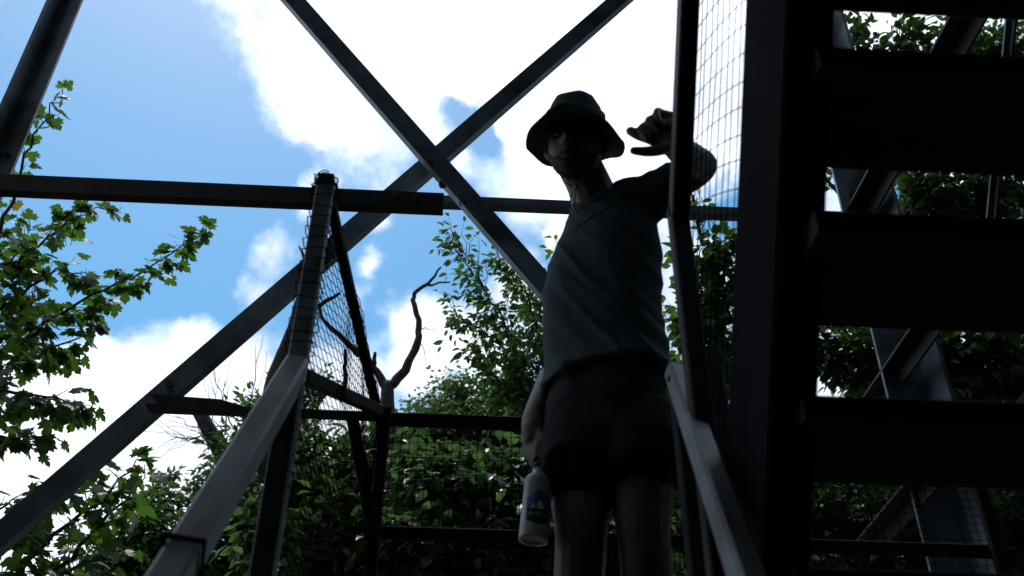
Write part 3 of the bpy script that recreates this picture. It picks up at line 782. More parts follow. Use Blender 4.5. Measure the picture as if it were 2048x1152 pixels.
# shorts
so = MB()
so.rings([ell((.345, 2.12, z), a, f) for z, a, f in ((1.34, .132, .094), (1.29, .138, .098), (1.18, .160, .120), (1.08, .160, .122), (1.03, .15, .115), (.985, .10, .08))])
hR = P(1150, 957, 2.08); hL = P(1282, 950, 2.04)
limb(so, [HIPR + V(0, 0, .02), lerp(HIPR, hR, .6), hR + V(0, 0, .03)], [.100, .106, .106])
limb(so, [HIPL + V(0, 0, .02), lerp(HIPL, hL, .6), hL + V(0, 0, .03)], [.100, .106, .107])
ome = remeshed(so, .008, 4, 'shorts')
displaced(ome, lambda co, q: (.004 if co.z > 1.02 else .002) * mnoise.noise((co.x * 22, co.y * 22, co.z * 7)) + .0015 * mnoise.noise(co * 45))
link_mesh('shorts', ome, M['shorts'], man)
for an, fx in ((ANR, -.10), (ANL, .02)):
    m = MB(); limb(m, [an + V(0, .035, -.03), an + V(fx * .3, -.05, -.042), an + V(fx, -.16, -.058)], [.045, .048, .032], 16)
    sm = remeshed(m, .008, 2, 'shoe'); link_mesh('shoe', sm, M['shoe'], man)
m = MB(); a = H(1301, 239, -.012); b = H(1326, 252, 0); c0 = lerp(a, b, .28); d = (b - a).normalized(); s1 = d.cross(ZU).normalized(); s2_ = s1.cross(d)
m.tube([c0 + s1 * math.cos(t) * .0125 + s2_ * math.sin(t) * .0125 for t in np.linspace(0, 2 * math.pi, 21)], .0017, 6); m.build('ring', M['metal'], man, True)

# ------------------------------------------------------------------ the water bottle in his right hand
bt = P(1080, 944, 2.08); bb = P(1066, 1082, 2.08)
ax = (bt - bb).normalized(); Lb = (bt - bb).length
bot = thing('water_bottle', 'white metal water bottle with a mountain sticker hanging from the right hand', 'bottle', bb)
bx = ax.cross(V(0, 1, 0)).normalized(); by = ax.cross(bx).normalized()
if by.y > 0: by = -by; 
if bx.x < 0: bx = -bx
RB = .0325
def lathe(prof, name, material, parent, n=36):
    m = MB(); m.rings([[bb + ax * z + bx * math.cos(t) * r + by * math.sin(t) * r for t in np.linspace(0, 2 * math.pi, n, endpoint=False)] for r, z in prof])
    return m.build(name, material, parent, True)
lathe([(.001, .004), (.026, .004), (.027, 0), (.032, .001), (RB, .006), (RB, Lb * .40), (RB, Lb * .80), (.0335, Lb * .85), (.029, Lb * .90), (.021, Lb * .935), (.0175, Lb * .95), (.0168, Lb * 1.04), (.001, Lb * 1.04)], 'bottle_body', M['bottle'], bot)
capo = lathe([(.001, Lb * 1.04), (.0185, Lb * 1.042), (.0188, Lb * 1.10), (.017, Lb * 1.115), (.001, Lb * 1.12)], 'bottle_cap', M['black'], bot)
m = MB(); m.tube([bb + ax * (Lb * 1.10 + .034 * math.sin(t)) + bx * .016 * math.cos(t) for t in np.linspace(-.2, math.pi + .2, 16)], .0042, 7); m.build('cap_loop', M['black'], capo, True)
# sticker: hexagonal badge wrapped on the cylinder, mountains over a dark word band
def wrap(u, v, lift):          # u across (metres), v up from the badge's centre
    a = u / RB + .12
    dirn = by * math.cos(a) + bx * math.sin(a)
    return bb + ax * (Lb * .405 + v) + dirn * (RB + lift)
def patch(poly, lift, name, material, parent):
    bm = bmesh.new(); vv = [bm.verts.new((x, y, 0)) for x, y in poly]; bm.faces.new(vv)
    bmesh.ops.triangulate(bm, faces=bm.faces)
    for q in np.arange(-.032, .032, .0016): bmesh.ops.bisect_plane(bm, geom=bm.verts[:] + bm.edges[:] + bm.faces[:], plane_co=(q, 0, 0), plane_no=(1, 0, 0))
    for v in bm.verts: v.co = wrap(v.co.x, v.co.y, lift)
    me = bpy.data.meshes.new(name); bm.to_mesh(me); bm.free()
    return link_mesh(name, me, material, parent)
stk = patch([(-0.0291, 0.0220), (0.0000, 0.0415), (0.0291, 0.0220), (0.0269, -0.0317), (0.0000, -0.0403), (-0.0269, -0.0317)], .0004, 'sticker', M['st_dark'], bot)
patch([(-0.0269, 0.0207), (0.0000, 0.0384), (0.0269, 0.0207), (0.0263, -0.0049), (-0.0263, -0.0049)], .0008, 'sticker_sky', M['st_blue'], stk)
patch([(-0.0241, -0.0049), (-0.0118, 0.0165), (-0.0073, 0.0098), (0.0022, 0.0335), (0.0185, -0.0049)], .0012, 'mountain_outline', M['st_dark'], stk)
patch([(-0.0196, -0.0049), (-0.0118, 0.0110), (-0.0062, -0.0049)], .0016, 'mountain', M['st_white'], stk)
patch([(-0.0034, -0.0049), (-0.0050, 0.0049), (-0.0011, 0.0159), (0.0011, 0.0122), (0.0034, 0.0171), (0.0140, -0.0049)], .0016, 'mountain', M['st_white'], stk)
cu = bpy.data.curves.new('word', 'FONT'); cu.body = 'AVETO'; cu.size = .0135; cu.align_x = 'CENTER'; cu.align_y = 'CENTER'
to = bpy.data.objects.new('word', cu); COL.objects.link(to)
dg = bpy.context.evaluated_depsgraph_get(); tme = bpy.data.meshes.new_from_object(to.evaluated_get(dg)); bpy.data.objects.remove(to)
bm = bmesh.new(); bm.from_mesh(tme); bmesh.ops.triangulate(bm, faces=bm.faces)
for q in np.arange(-.032, .032, .0016): bmesh.ops.bisect_plane(bm, geom=bm.verts[:] + bm.edges[:] + bm.faces[:], plane_co=(q, 0, 0), plane_no=(1, 0, 0))
for v in bm.verts: v.co = wrap(v.co.x, v.co.y - .0175, .0010)
bm.to_mesh(tme); bm.free(); tme.name = 'lettering'
link_mesh('lettering', tme, M['st_white'], stk)

# ------------------------------------------------------------------ leaves, trees
def leaf_template(kind):
    """vertices, faces of one leaf; x along the midrib from the stalk, z its face; length 1"""
    if kind == 'maple':
        half = [(0, 0), (.06, .10), (.02, .30), (-.04, .42), (.14, .40), (.22, .50), (.34, .62), (.38, .44), (.50, .46), (.58, .52), (.56, .36), (.50, .20), (.66, .26), (.80, .22), (.84, .12), (1.0, 0)]
        up_ = [(x, y, .10 * y - .16 * x * x - .25 * y * y) for x, y in half]
        dn_ = [(x, -y, .10 * y - .16 * x * x - .25 * y * y) for x, y in half[1:-1]]
        v = up_ + dn_; k = len(half)
        # each half as strips fanned from points on the midrib
        v += [(.3, 0, -.014), (.55, 0, -.05)]; c1 = len(v) - 2; c2 = len(v) - 1
        f = [(c1, 0, 1), (c1, 1, 2, 3), (c1, 3, 4, 5), (c1, 5, 6, 7), (c1, 7, 11, c2), (7, 8, 9, 10), (7, 10, 11), (c2, 11, 12, 13), (c2, 13, 14, 15)]
        mp = {0: 0, 15: 15, c1: c1, c2: c2}
        f += [tuple(mp.get(i, i + k - 1) for i in q)[::-1] for q in f]
        # stalk
        b = len(v); v += [(0, .012, 0), (0, -.012, 0), (-.55, .008, .12), (-.55, -.008, .12)]; f.append((b, b + 1, b + 3, b + 2))
        return np.array(v, float), f
    if kind == 'oval':
        xs = [0, .2, .5, .8, 1.0]; ws = [0, .19, .27, .16, 0]
    elif kind == 'long':
        xs = [0, .2, .5, .8, 1.0]; ws = [0, .15, .19, .11, 0]
    v = [(x, 0, -.22 * x * x) for x in xs]; f = []
    for s in (1, -1):
        b = len(v); v += [(xs[i], s * ws[i], -.22 * xs[i] ** 2 + .35 * ws[i]) for i in (1, 2, 3)]
        q = [(0, 1, b), (1, 2, b + 1, b), (2, 3, b + 2, b + 1), (3, 4, b + 2)]
        f += q if s < 0 else [t[::-1] for t in q]
    b = len(v); v += [(0, .01, 0), (0, -.01, 0), (-.2, .008, .03), (-.2, -.008, .03)]; f.append((b, b + 1, b + 3, b + 2))
    return np.array(v, float), f
TEMPL = {k: leaf_template(k) for k in ('maple', 'oval', 'long')}
def frame_of(d, nrm):
    d = d.normalized(); y = nrm.cross(d)
    if y.length < 1e-3: y = d.orthogonal()
    y.normalize(); z = d.cross(y)
    return Matrix((d, y, z)).transposed()
def bulk_mesh(name, kind, leaves):
    tv, tf = TEMPL[kind]
    Rm = np.array([l[1] for l in leaves], float).reshape(-1, 3, 3); p = np.array([l[0] for l in leaves], float); s = np.array([l[2] for l in leaves], float)
    vv = np.einsum('nij,kj->nki', Rm, tv) * s[:, None, None] + p[:, None, :]
    k = len(tv); nL = len(leaves)
    lt = np.array([len(f) for f in tf]); fi = np.concatenate([np.array(f) for f in tf])
    me = bpy.data.meshes.new(name); me.vertices.add(nL * k); me.vertices.foreach_set('co', vv.reshape(-1).astype(np.float32))
    idx = (fi[None, :] + (np.arange(nL) * k)[:, None]).reshape(-1)
    lens = np.tile(lt, nL); st = np.concatenate([[0], np.cumsum(lens)[:-1]])
    me.loops.add(len(idx)); me.loops.foreach_set('vertex_index', idx.astype(np.int32))
    me.polygons.add(len(lens)); me.polygons.foreach_set('loop_start', st.astype(np.int32)); me.polygons.foreach_set('loop_total', lens.astype(np.int32))
    me.update(calc_edges=True); me.validate()
    return me
LEAFME = {}
def visible_size(l):
    p = Vector(l[0]); z = p.dot(fw)
    if z < .3: return 0
    x = 1024 + F * p.dot(rt) / z; y = 576 - F * p.dot(up) / z
    if not (-20 < x < 2068 and -20 < y < 1172): return 0
    return l[2] / z * F
RN = random.Random(11)
def gv(): return Vector((RN.gauss(0, 1), RN.gauss(0, 1), RN.gauss(0, 1)))
def twig_leaves(pts, size, step, droop, out, first=.15, spread=.5, jit=.25):
    """leaves in alternating pairs down a twig"""
    Lt = sum((pts[i + 1] - pts[i]).length for i in range(len(pts) - 1)); t = first * Lt; side = RN.choice((1, -1))
    seglen = [(pts[i + 1] - pts[i]).length for i in range(len(pts) - 1)]
    while t <= Lt:
        q = t; i = 0
        while i < len(seglen) - 1 and q > seglen[i]: q -= seglen[i]; i += 1
        d = (pts[i + 1] - pts[i]).normalized(); p = pts[i] + d * min(q, seglen[i])
        sd = d.cross(Vector((0, 0, 1)))
        if sd.length < .1: sd = Vector((1, 0, 0))
        sd.normalize()
        dirn = d * (1 - spread) + sd * side * spread * 1.4 + gv() * jit + Vector((0, 0, -droop * RN.uniform(.5, 1.4)))
        nrm = Vector((0, 0, 1)) + gv() * .55 + sd * side * .3
        s = size * RN.uniform(.6, 1.15); dirn.normalize()
        out.append((p + dirn * s * .25, [list(r) for r in frame_of(dirn, nrm)], s))
        side = -side; t += step * RN.uniform(.6, 1.4)
    d = (pts[-1] - pts[-2]).normalized(); dirn = (d + Vector((0, 0, -droop)) + gv() * .2).normalized()
    out.append((pts[-1] + dirn * size * .2, [list(r) for r in frame_of(dirn, Vector((0, 0, 1)) + gv() * .4)], size * RN.uniform(.6, 1)))
def wavy(a, b, nseg, amp, lift=0.0):
    d = (b - a).length; pts = []
    for k in range(nseg + 1):
        t = k / nseg; p = a.lerp(b, t) + Vector((0, 0, lift * d * math.sin(math.pi * t)))
        if 0 < k < nseg: p += gv() * amp * d
        pts.append(p)
    return pts
def finish_tree(root, kind, leaves, material, twigs, bark, indiv=True, minpx=10):
    vis = sorted(((visible_size(l), i) for i, l in enumerate(leaves)), reverse=True) if indiv else []
    pick = [i for s, i in vis[:300] if s >= minpx]
    ps = set(pick)
    if pick:
        key = (kind, material)
        if key not in LEAFME:
            tv, tf = TEMPL[kind]; me = bpy.data.meshes.new('leaf'); me.from_pydata([tuple(v) for v in tv], [], tf); me.update(); me.materials.append(M[material]); LEAFME[key] = me
        me = LEAFME[key]; og = org(root)
        for i in pick:
            p, Rm, s = leaves[i]
            o = bpy.data.objects.new('leaf', me); o.parent = root
            mm = Matrix(Rm).to_4x4() @ Matrix.Scale(s, 4); mm.translation = Vector(p) - og
            o.matrix_local = mm; COL.objects.link(o)
    rest = [l for i, l in enumerate(leaves) if i not in ps]
    if rest: tag(link_mesh('foliage', bulk_mesh('foliage', kind, rest), M[material], root), kind='stuff')
    if twigs.v: tag(twigs.build('twigs', M[bark], root), kind='stuff')
def trunk_of(root, pts, rads, bark, name='trunk', n=9):
    m = MB(); q = []; rr = []
    for i in range(len(pts) - 1):
        for k in range(5):
            t = k / 5; p = Vector(pts[i]).lerp(Vector(pts[i + 1]), t); r = rads[i] * (1 - t) + rads[i + 1] * t
            q.append(p + Vector((mnoise.noise(p * 2.1), mnoise.noise(p * 2.1 + Vector((5, 5, 5))), 0)) * r * .7); rr.append(r * (1 + .12 * mnoise.noise(p * 6)))
    q.append(Vector(pts[-1])); rr.append(rads[-1])
    m.tube(q, rr, n); return m.build(name, M[bark], root, True)
def leafy_tree(name, label, base, lobes, kind, material, size, cat='tree', group=None, trunk_top=None, tr=.09, bark='bark', step=.07, droop=.35, twl=.5, indiv=True, jit=.28, per=1.0, minpx=10, stems=1):
    """lobes: (centre, radii, number of twigs)"""
    base = Vector(base); root = thing(name, label, cat, base, group)
    if trunk_top is None:
        cs = [Vector(l[0]) for l in lobes]; trunk_top = sum(cs, Vector()) / len(cs); trunk_top.x = base.x * .4 + trunk_top.x * .6; trunk_top.y = base.y * .4 + trunk_top.y * .6
    tp = [base + Vector((0, 0, -.3)), base.lerp(trunk_top, .4) + gv() * .12, base.lerp(trunk_top, .75) + gv() * .15, Vector(trunk_top)]
    trunk_of(root, tp, [tr, tr * .8, tr * .6, tr * .35], bark)
    leaves = []; tw = MB()
    for c, rad, ntw in lobes:
        c = Vector(c); rad = Vector(rad) if hasattr(rad, '__len__') else Vector((rad, rad, rad))
        # limb from the trunk to the lobe
        s = min((tp[1].lerp(tp[3], t) for t in (0, .25, .5, .75, 1)), key=lambda p: (p - c).length + max(0, p.z - c.z + .2) * 2)
        lp = wavy(s, c, 6, .05, .06); trunk_of(root, lp, list(np.linspace(tr * .38, tr * .12, len(lp))), bark, 'branch', 6)
        for _ in range(int(ntw * per)):
            g = gv().normalized() * RN.random() ** .45
            e = c + Vector((g.x * rad.x, g.y * rad.y, g.z * rad.z))
            st = lp[RN.choice((3, 4, 5, 6))].lerp(e, RN.uniform(.0, .35))
            tl = (e - st).length
            if tl > twl: st2 = e + (st - e) * (twl / tl)
            else: st2 = st
            pts = wavy(st2, e, 4, .05, .05)
            if tl > twl * 1.1 and RN.random() < .35: tw.tube(wavy(st, st2, 3, .04) , [.006, .005, .0045, .004], 4, False)
            tw.tube(pts, [.004, .0035, .003, .002, .0012], 3, False)
            twig_leaves(pts, size, step, droop, leaves, jit=jit)
    finish_tree(root, kind, leaves, material, tw, bark, indiv, minpx)
    return root
def lobe(px, py, Y, rpx, n, ry=None):
    c = P(px, py, Y); r = rpx / F * ZC(c)
    return (c, (r, ry or r, r), n)
# --- the maple at left: long boughs drawn one by one
mroot = thing('maple_tree', 'maple with large lobed bright leaves reaching in beside the tower leg', 'tree', (-5.4, 6.0, GZ))
mt = P(-700, 600, 5.6)
trunk_of(mroot, [(-5.4, 6.0, GZ - .3), (-5.3, 5.9, -2), (-5.1, 5.8, 1), mt + V(0, 0, 1.5)], [.17, .14, .11, .06], 'bark')
BOUGHS = [
    ([(-700, 900), (-300, 800), (-60, 740), (60, 670), (180, 590), (290, 540), (395, 474)], 5.5, 5.2),
    ([(-700, 760), (-250, 660), (-50, 570), (60, 500), (130, 450), (192, 414)], 5.7, 5.3),
    ([(-500, 700), (-60, 600), (5, 470), (40, 340), (85, 250), (125, 182)], 5.5, 5.0),
    ([(-700, 950), (-200, 860), (0, 780), (90, 795), (165, 812)], 5.4, 5.0),
    ([(-600, 1000), (-200, 930), (0, 875), (88, 872)], 5.4, 5.1),
    ([(-600, 800), (-100, 690), (40, 590), (110, 540), (170, 545)], 5.8, 5.6),
    ([(-600, 720), (-100, 600), (20, 520), (60, 460)], 6.0, 5.8),
    ([(-600, 860), (-100, 760), (30, 690), (110, 690), (190, 660)], 5.6, 5.5),
    ([(-600, 800), (-150, 690), (0, 640), (60, 610), (70, 570)], 6.1, 6.0),
]
def boughs(root, defs, size, dens, twl, leaves, tw):
    for px, y0, y1 in defs:
        pts = [P(x, y, y0 + (y1 - y0) * i / (len(px) - 1)) for i, (x, y) in enumerate(px)]
        q = []
        for i in range(len(pts) - 1):
            for k in range(4): q.append(pts[i].lerp(pts[i + 1], k / 4) + gv() * .012)
        q.append(pts[-1]); trunk_of(root, q, list(np.linspace(.020, .003, len(q))), 'bark', 'branch', 5)
        acc_ = 0; n_ = len(q)
        for i in range(1, n_):
            seg = (q[i] - q[i - 1]).length; acc_ += seg
            vis_ = q[i].dot(rt) / ZC(q[i]) > -.66
            if not vis_: acc_ = 0; continue
            while acc_ > dens:
                acc_ -= dens; d = (q[i] - q[i - 1]).normalized(); t = i / n_
                sd = d.cross(Vector((0, 0, 1))).normalized() * RN.choice((1, -1))
                e = q[i] + (d * RN.uniform(.3, .9) + sd * RN.uniform(.2, 1) + Vector((0, 0, RN.uniform(-.45, .35)))) * twl * RN.uniform(.4, 1) * (1.15 - .75 * t)
                pp = wavy(q[i], e, 3, .05, .05); tw.tube(pp, [.004, .003, .0025, .0015], 3, False)
                twig_leaves(pp, size, .055, .55, leaves, .3, .5, .3)
        twig_leaves(q[-8:], size * .9, .06, .5, leaves, .1)
lv = []; tw = MB(); boughs(mroot, BOUGHS[:2] + BOUGHS[3:], .115, .052, .34, lv, tw); boughs(mroot, BOUGHS[2:3], .10, .11, .15, lv, tw)
finish_tree(mroot, 'maple', lv, 'maple', tw, 'bark')
mroot2 = thing('maple_tree', 'lower young maple with broad lobed leaves below the long brace', 'tree', (-3.6, 5.6, GZ))
trunk_of(mroot2, [(-3.6, 5.6, GZ - .3), (-3.5, 5.5, -3), (-3.2, 5.3, -1), P(-160, 1350, 5.2)], [.09, .08, .06, .04], 'bark')
B2 = [
    ([(-160, 1350), (0, 1180), (110, 1070), (200, 1000), (272, 920)], 5.2, 4.9),
    ([(-160, 1350), (60, 1180), (160, 1090), (230, 1020), (290, 955)], 5.2, 5.0),
    ([(-160, 1300), (-20, 1100), (60, 1010), (130, 975), (210, 985)], 5.2, 5.0),
    ([(-160, 1350), (20, 1200), (140, 1140), (240, 1100)], 5.1, 4.9),
    ([(-160, 1350), (-60, 1160), (10, 1070), (60, 1050)], 5.4, 5.2),
    ([(-160, 1350), (40, 1240), (120, 1160), (150, 1080)], 5.4, 5.3),
    ([(-160, 1300), (-80, 1120), (-20, 1030), (50, 985)], 5.3, 5.2),
]
lv = []; tw = MB(); boughs(mroot2, B2, .11, .075, .28, lv, tw)
finish_tree(mroot2, 'maple', lv, 'maple', tw, 'bark')
# --- slender tree with small hanging leaves between the guard and the cloud, spreading behind the man
B3 = [
    ([(1180, 1150), (1120, 930), (1050, 760), (1010, 640), (960, 560), (905, 490)], 6.2, 5.8),
    ([(1180, 1150), (1120, 900), (1080, 740), (1000, 690), (915, 632)], 6.2, 6.0),
    ([(1180, 1150), (1130, 880), (1090, 700), (1060, 600), (1000, 520)], 6.3, 6.0),
    ([(1180, 1150), (1110, 900), (1040, 800), (990, 760), (960, 705)], 6.2, 5.9),
    ([(1180, 1150), (1150, 860), (1110, 720), (1080, 640), (1085, 560)], 6.4, 6.2),
    ([(1180, 1150), (1130, 900), (1080, 800), (1040, 770), (1000, 800)], 6.1, 5.9),
    ([(1180, 1150), (1160, 850), (1140, 700), (1130, 600), (1140, 520)], 6.4, 6.2),
]
broot = thing('beech_tree', 'slender tree with small hanging leaves just left of the man', 'tree', (.6, 6.6, GZ))
trunk_of(broot, [(.6, 6.6, GZ - .3), (.62, 6.5, -3), (.6, 6.4, -.5), P(1180, 1150, 6.2)], [.11, .09, .07, .05], 'bark')
lv = []; tw = MB(); boughs(broot, B3, .076, .0145, .50, lv, tw)
finish_tree(broot, 'oval', lv, 'beech', tw, 'bark')
# --- behind the post and mesh at the man's right hand side
leafy_tree('cherry_tree', 'dark leafy tree seen through the wire between the man and the stairs', (2.0, 6.2, GZ),
           [lobe(1400, 520, 4.9, 70, 34), lobe(1440, 600, 5.0, 90, 50), lobe(1380, 640, 5.0, 80, 44), lobe(1420, 720, 5.0, 90, 60), lobe(1385, 390, 4.9, 26, 7), lobe(1460, 480, 4.8, 40, 14), lobe(1400, 850, 4.8, 90, 60), lobe(1360, 760, 4.9, 60, 34), lobe(1380, 950, 4.8, 90, 60), lobe(1380, 1060, 4.8, 100, 70), lobe(1400, 1150, 4.8, 110, 60)],
           'oval', 'beech', .10, step=.06, twl=.4)
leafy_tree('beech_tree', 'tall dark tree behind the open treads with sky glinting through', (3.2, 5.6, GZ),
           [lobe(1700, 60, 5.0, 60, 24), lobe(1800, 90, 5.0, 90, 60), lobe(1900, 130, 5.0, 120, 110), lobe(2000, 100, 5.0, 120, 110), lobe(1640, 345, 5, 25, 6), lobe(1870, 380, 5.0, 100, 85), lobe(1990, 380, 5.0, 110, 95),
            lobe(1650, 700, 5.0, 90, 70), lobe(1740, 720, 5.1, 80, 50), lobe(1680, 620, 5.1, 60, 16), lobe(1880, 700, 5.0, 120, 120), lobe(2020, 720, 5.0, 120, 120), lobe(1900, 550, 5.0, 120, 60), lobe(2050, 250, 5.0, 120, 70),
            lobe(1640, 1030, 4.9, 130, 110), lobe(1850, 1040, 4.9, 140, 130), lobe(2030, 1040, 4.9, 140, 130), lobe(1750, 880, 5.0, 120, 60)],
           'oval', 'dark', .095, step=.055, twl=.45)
# --- thicket behind the guard: larger pale-backed leaves in shade
leafy_tree('sapling', 'shaded thicket sapling with broad leaves right behind the wire guard', (.0, 4.9, GZ),
           [lobe(850, 960, 4.4, 90, 60), lobe(960, 955, 4.5, 90, 64), lobe(1050, 940, 4.5, 90, 50), lobe(900, 1010, 4.3, 120, 80), lobe(1020, 1020, 4.3, 110, 80), lobe(820, 1080, 4.2, 110, 66), lobe(950, 1130, 4.2, 130, 85), lobe(1120, 1000, 4.4, 110, 66), lobe(1080, 1120, 4.3, 120, 70), lobe(1250, 1080, 4.4, 120, 60), lobe(1230, 1130, 4.3, 70, 45), lobe(1240, 1150, 4.8, 90, 50)],
           'oval', 'mid', .095, step=.05, twl=.42, per=1.05)
leafy_tree('sapling', 'dark thicket sapling behind the netting and the pale left rail', (-1.2, 5.1, GZ),
           [lobe(640, 900, 4.7, 80, 40), lobe(720, 960, 4.5, 90, 52), lobe(600, 1000, 4.6, 100, 60), lobe(680, 1080, 4.4, 120, 80), lobe(540, 1080, 4.7, 100, 60), lobe(580, 1160, 4.5, 120, 60), lobe(760, 1120, 4.4, 100, 60), lobe(770, 900, 4.7, 60, 30)],
           'oval', 'mid', .095, step=.05, twl=.42, per=1.1)
# --- ash-like trees farther off, lower left, with fine leaves
leafy_tree('ash_tree', 'fine-leaved tree rising below the dead snag at lower left', (-2.4, 9.2, GZ),
           [lobe(520, 850, 8.5, 80, 80), lobe(480, 920, 8.5, 90, 100), lobe(570, 800, 8.6, 55, 40), lobe(600, 900, 8.5, 90, 80), lobe(420, 1000, 8.4, 70, 70), lobe(510, 1010, 8.3, 110, 120), lobe(440, 1100, 8.2, 110, 110), lobe(640, 770, 8.7, 40, 18), lobe(600, 1080, 8.2, 120, 90)],
           'long', 'small', .095, step=.04, twl=.5, droop=.2, minpx=14, per=1.3)
leafy_tree('ash_tree', 'low fine-leaved tree between the young maple and the pale rail', (-3.6, 8.6, GZ),
           [lobe(330, 1010, 8.0, 60, 50), lobe(300, 1080, 7.8, 90, 100), lobe(360, 1120, 7.8, 100, 110), lobe(220, 1120, 7.8, 90, 90), lobe(250, 1180, 7.7, 100, 90), lobe(340, 950, 8.1, 28, 12)],
           'long', 'small', .095, step=.04, twl=.5, droop=.2, minpx=14, per=1.3)
leafy_tree('oak_tree', 'rounded bright green tree far behind the wire guard', (1.2, 13.5, GZ),
           [lobe(900, 800, 12, 75, 110), lobe(980, 790, 12, 75, 110), lobe(850, 830, 12, 50, 60), lobe(1060, 800, 12, 80, 100), lobe(930, 880, 11.8, 110, 150), lobe(1050, 890, 11.8, 110, 130), lobe(830, 900, 11.8, 80, 90), lobe(1150, 850, 12, 90, 70), lobe(800, 880, 11.5, 90, 110), lobe(900, 870, 11.5, 90, 110), lobe(1010, 860, 11.5, 90, 110), lobe(860, 960, 11.4, 110, 100), lobe(1000, 960, 11.4, 110, 100)],
           'oval', 'small', .085, step=.042, twl=.6, minpx=14, per=1.2)
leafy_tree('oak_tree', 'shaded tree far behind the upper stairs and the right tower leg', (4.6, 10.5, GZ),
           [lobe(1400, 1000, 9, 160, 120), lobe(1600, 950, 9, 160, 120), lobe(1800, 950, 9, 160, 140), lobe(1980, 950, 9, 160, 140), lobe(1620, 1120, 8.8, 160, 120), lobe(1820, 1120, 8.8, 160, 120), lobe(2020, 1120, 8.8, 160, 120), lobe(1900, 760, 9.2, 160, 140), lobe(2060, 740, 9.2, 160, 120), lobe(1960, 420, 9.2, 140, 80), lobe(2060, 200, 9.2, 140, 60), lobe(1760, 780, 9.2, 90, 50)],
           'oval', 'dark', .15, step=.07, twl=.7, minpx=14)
leafy_tree('oak_tree', 'shaded tree far behind the leaning dark post and netting', (-1.4, 12.5, GZ),
           [lobe(700, 960, 11, 110, 130), lobe(760, 900, 11, 70, 60), lobe(620, 980, 11, 110, 120), lobe(800, 1000, 11, 120, 130), lobe(680, 1090, 10.5, 140, 140), lobe(900, 1100, 10.5, 140, 140), lobe(1060, 1060, 10.5, 140, 120), lobe(1250, 900, 11, 130, 100), lobe(1380, 800, 11, 120, 100)],
           'oval', 'dark', .12, step=.06, twl=.6, minpx=14)
# --- the dead tree and its bare twigs
dr = thing('dead_tree', 'dead bare tree with crooked forked limbs behind the netting', 'tree', (-.2, 8.4, GZ))
def limb_px(root, px, Y, r0, r1, name='branch', bark='deadwood'):
    p0 = [P(x, y, Y) for x, y in px]; zz = ZC(p0[0]) / F * .82; pts = []
    for i in range(len(p0) - 1):
        pts += [p0[i].lerp(p0[i + 1], k / 3) + gv() * .008 * (k > 0) for k in range(3)]
    pts.append(p0[-1])
    return trunk_of(root, pts, list(np.linspace(r0 * zz, r1 * zz, len(pts))), bark, name, 8)
trunk_of(dr, [(-.2, 8.4, GZ - .3), (-.3, 8.3, -2), P(790, 1050, 8.0), P(775, 800, 8.0), P(772, 768, 8.0)], [.16, .14, .085, .062, .058], 'deadwood')
limb_px(dr, [(772, 775), (800, 748), (822, 710), (838, 672), (838, 640), (826, 600), (832, 584), (862, 560), (882, 534)], 8.0, 13, 2.5)
limb_px(dr, [(845, 572), (870, 568), (900, 564)], 8.0, 3.5, 1.8)
limb_px(dr, [(774, 780), (752, 745), (728, 712), (700, 690), (668, 660), (648, 640), (634, 612)], 8.0, 12, 4)
limb_px(dr, [(746, 740), (748, 715), (750, 706)], 8.0, 6, 4)
limb_px(dr, [(836, 660), (850, 655), (872, 660)], 8.0, 2, .8)
limb_px(dr, [(836, 672), (848, 700), (852, 735)], 8.0, 1.4, .7)
sn = thing('dead_tree', 'dead trunk rising behind the tall wire-wrapped post', 'tree', (-1.5, 8.8, GZ))
trunk_of(sn, [(-1.5, 8.8, GZ - .3), (-1.5, 8.6, -1), P(520, 1000, 8.2), P(545, 780, 8.2), P(560, 710, 8.2), P(585, 650, 8.2), P(606, 560, 8.2), P(612, 520, 8.2), P(598, 492, 8.2)], [.15, .13, .09, .07, .06, .045, .03, .018, .008], 'deadwood')
limb_px(sn, [(600, 610), (640, 612), (680, 586)], 8.2, 8, 4)
limb_px(sn, [(690, 700), (688, 735), (690, 790)], 8.2, 4, 6, 'branch')
sg2 = thing('dead_tree', 'leaning bare snag under the cut end of the lower strut', 'tree', (-1.6, 9.4, GZ))
trunk_of(sg2, [(-1.6, 9.4, GZ - .3), (-1.7, 9.2, -1), P(480, 1000, 8.8), P(440, 890, 8.8), P(410, 838, 8.8), P(388, 812, 8.8)], [.13, .12, .10, .085, .07, .05], 'deadwood')
tw = MB()
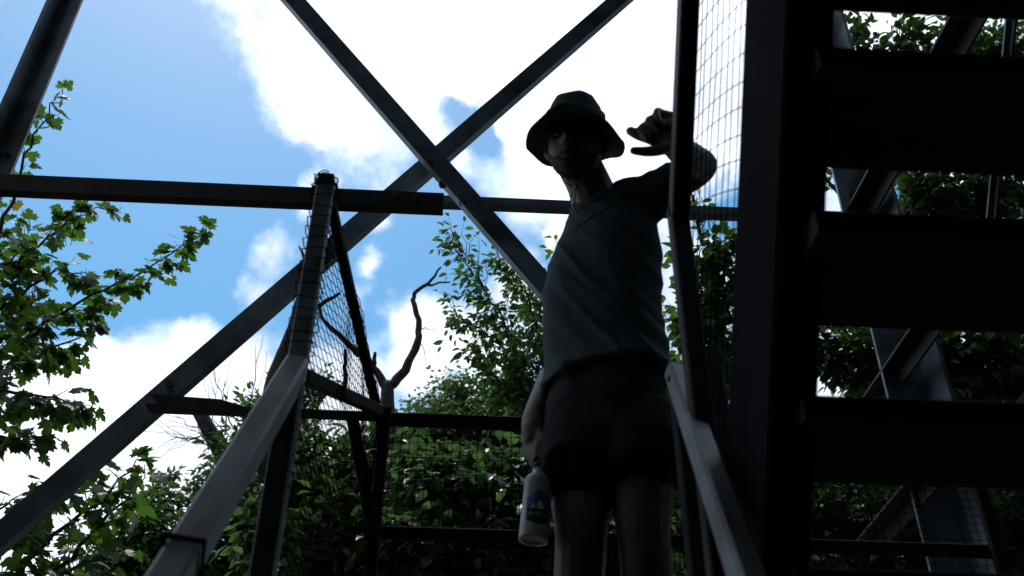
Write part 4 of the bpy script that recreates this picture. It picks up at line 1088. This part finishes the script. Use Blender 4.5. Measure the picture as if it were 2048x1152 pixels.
for bx0, by0, ex, ey in ((440, 880, 352, 832), (430, 865, 340, 880), (455, 890, 420, 770), (450, 870, 450, 760), (460, 900, 380, 860), (440, 900, 345, 860), (470, 860, 430, 745), (500, 860, 520, 700)):
    a = P(bx0, by0, 8.7); b = P(ex, ey, 8.6); pts = wavy(a, b, 6, .035, -.05); tw.tube(pts, list(np.linspace(.010, .003, 7)), 4, False)
    for _ in range(4):
        s = pts[RN.randrange(2, 6)]; tw.tube(wavy(s, s + (b - a).normalized() * .3 + gv() * .12, 3, .05), [.004, .003, .003, .002], 3, False)
tag(tw.build('twigs', M['deadwood'], sg2), kind='stuff')
# --- added out-of-view trees massed beside and behind the tower to keep it in shade
WOOD = []
for k in range(34):
    a = R(88 + 190 * (k + RN.random() * .8) / 34); r = RN.choice((5.2, 7.0, 9.5))
    WOOD.append((math.sin(a) * r, math.cos(a) * r, RN.uniform(6.5, 9.5)))
WOOD += [(6.2, 1.5, 8), (5.8, 4.6, 6.0), (7.0, 3.2, 7.5), (5.0, -1.2, 8), (8.5, 6.0, 8), (-7.5, -1.0, 5.5), (-4.8, -3.2, 6.5), (-2.2, -4.2, 5), (1.2, -4.0, 5), (3.6, -3.6, 6)]
wl = []; tw = MB()
for i, (x, y, h) in enumerate(WOOD):
    tw.tube([(x, y, GZ - .3), (x + RN.uniform(-.2, .2), y, GZ + 4), (x, y, h - 1)], [.2, .16, .05], 7)
    for k in range(1150):
        t = RN.random() ** .8; z = GZ + .6 + t * (h - GZ - .6); f = .75 + .6 * math.sin(math.pi * min(1, t * 1.05)); g = gv().normalized() * RN.random() ** .4 * 1.75 * f
        dirn = gv() * .6 + Vector((g.x, g.y, -.5)); p = Vector((x + g.x, y + g.y, z + g.z * .3))
        if p.y > -.9 and abs(p.x) < 3.2: continue
        wl.append((p, [list(q) for q in frame_of(dirn, Vector((0, 0, 1)) + gv() * .5)], RN.uniform(.3, .55)))
tag(link_mesh('added_shade_forest', bulk_mesh('added_shade_forest', 'oval', wl), M['dark']), kind='stuff', label='dense unseen wood added beside and behind the tower to shade it')
tag(tw.build('added_forest_trunks', M['bark'], None), kind='stuff', label='dark trunks of the unseen wood added beside and behind the tower')
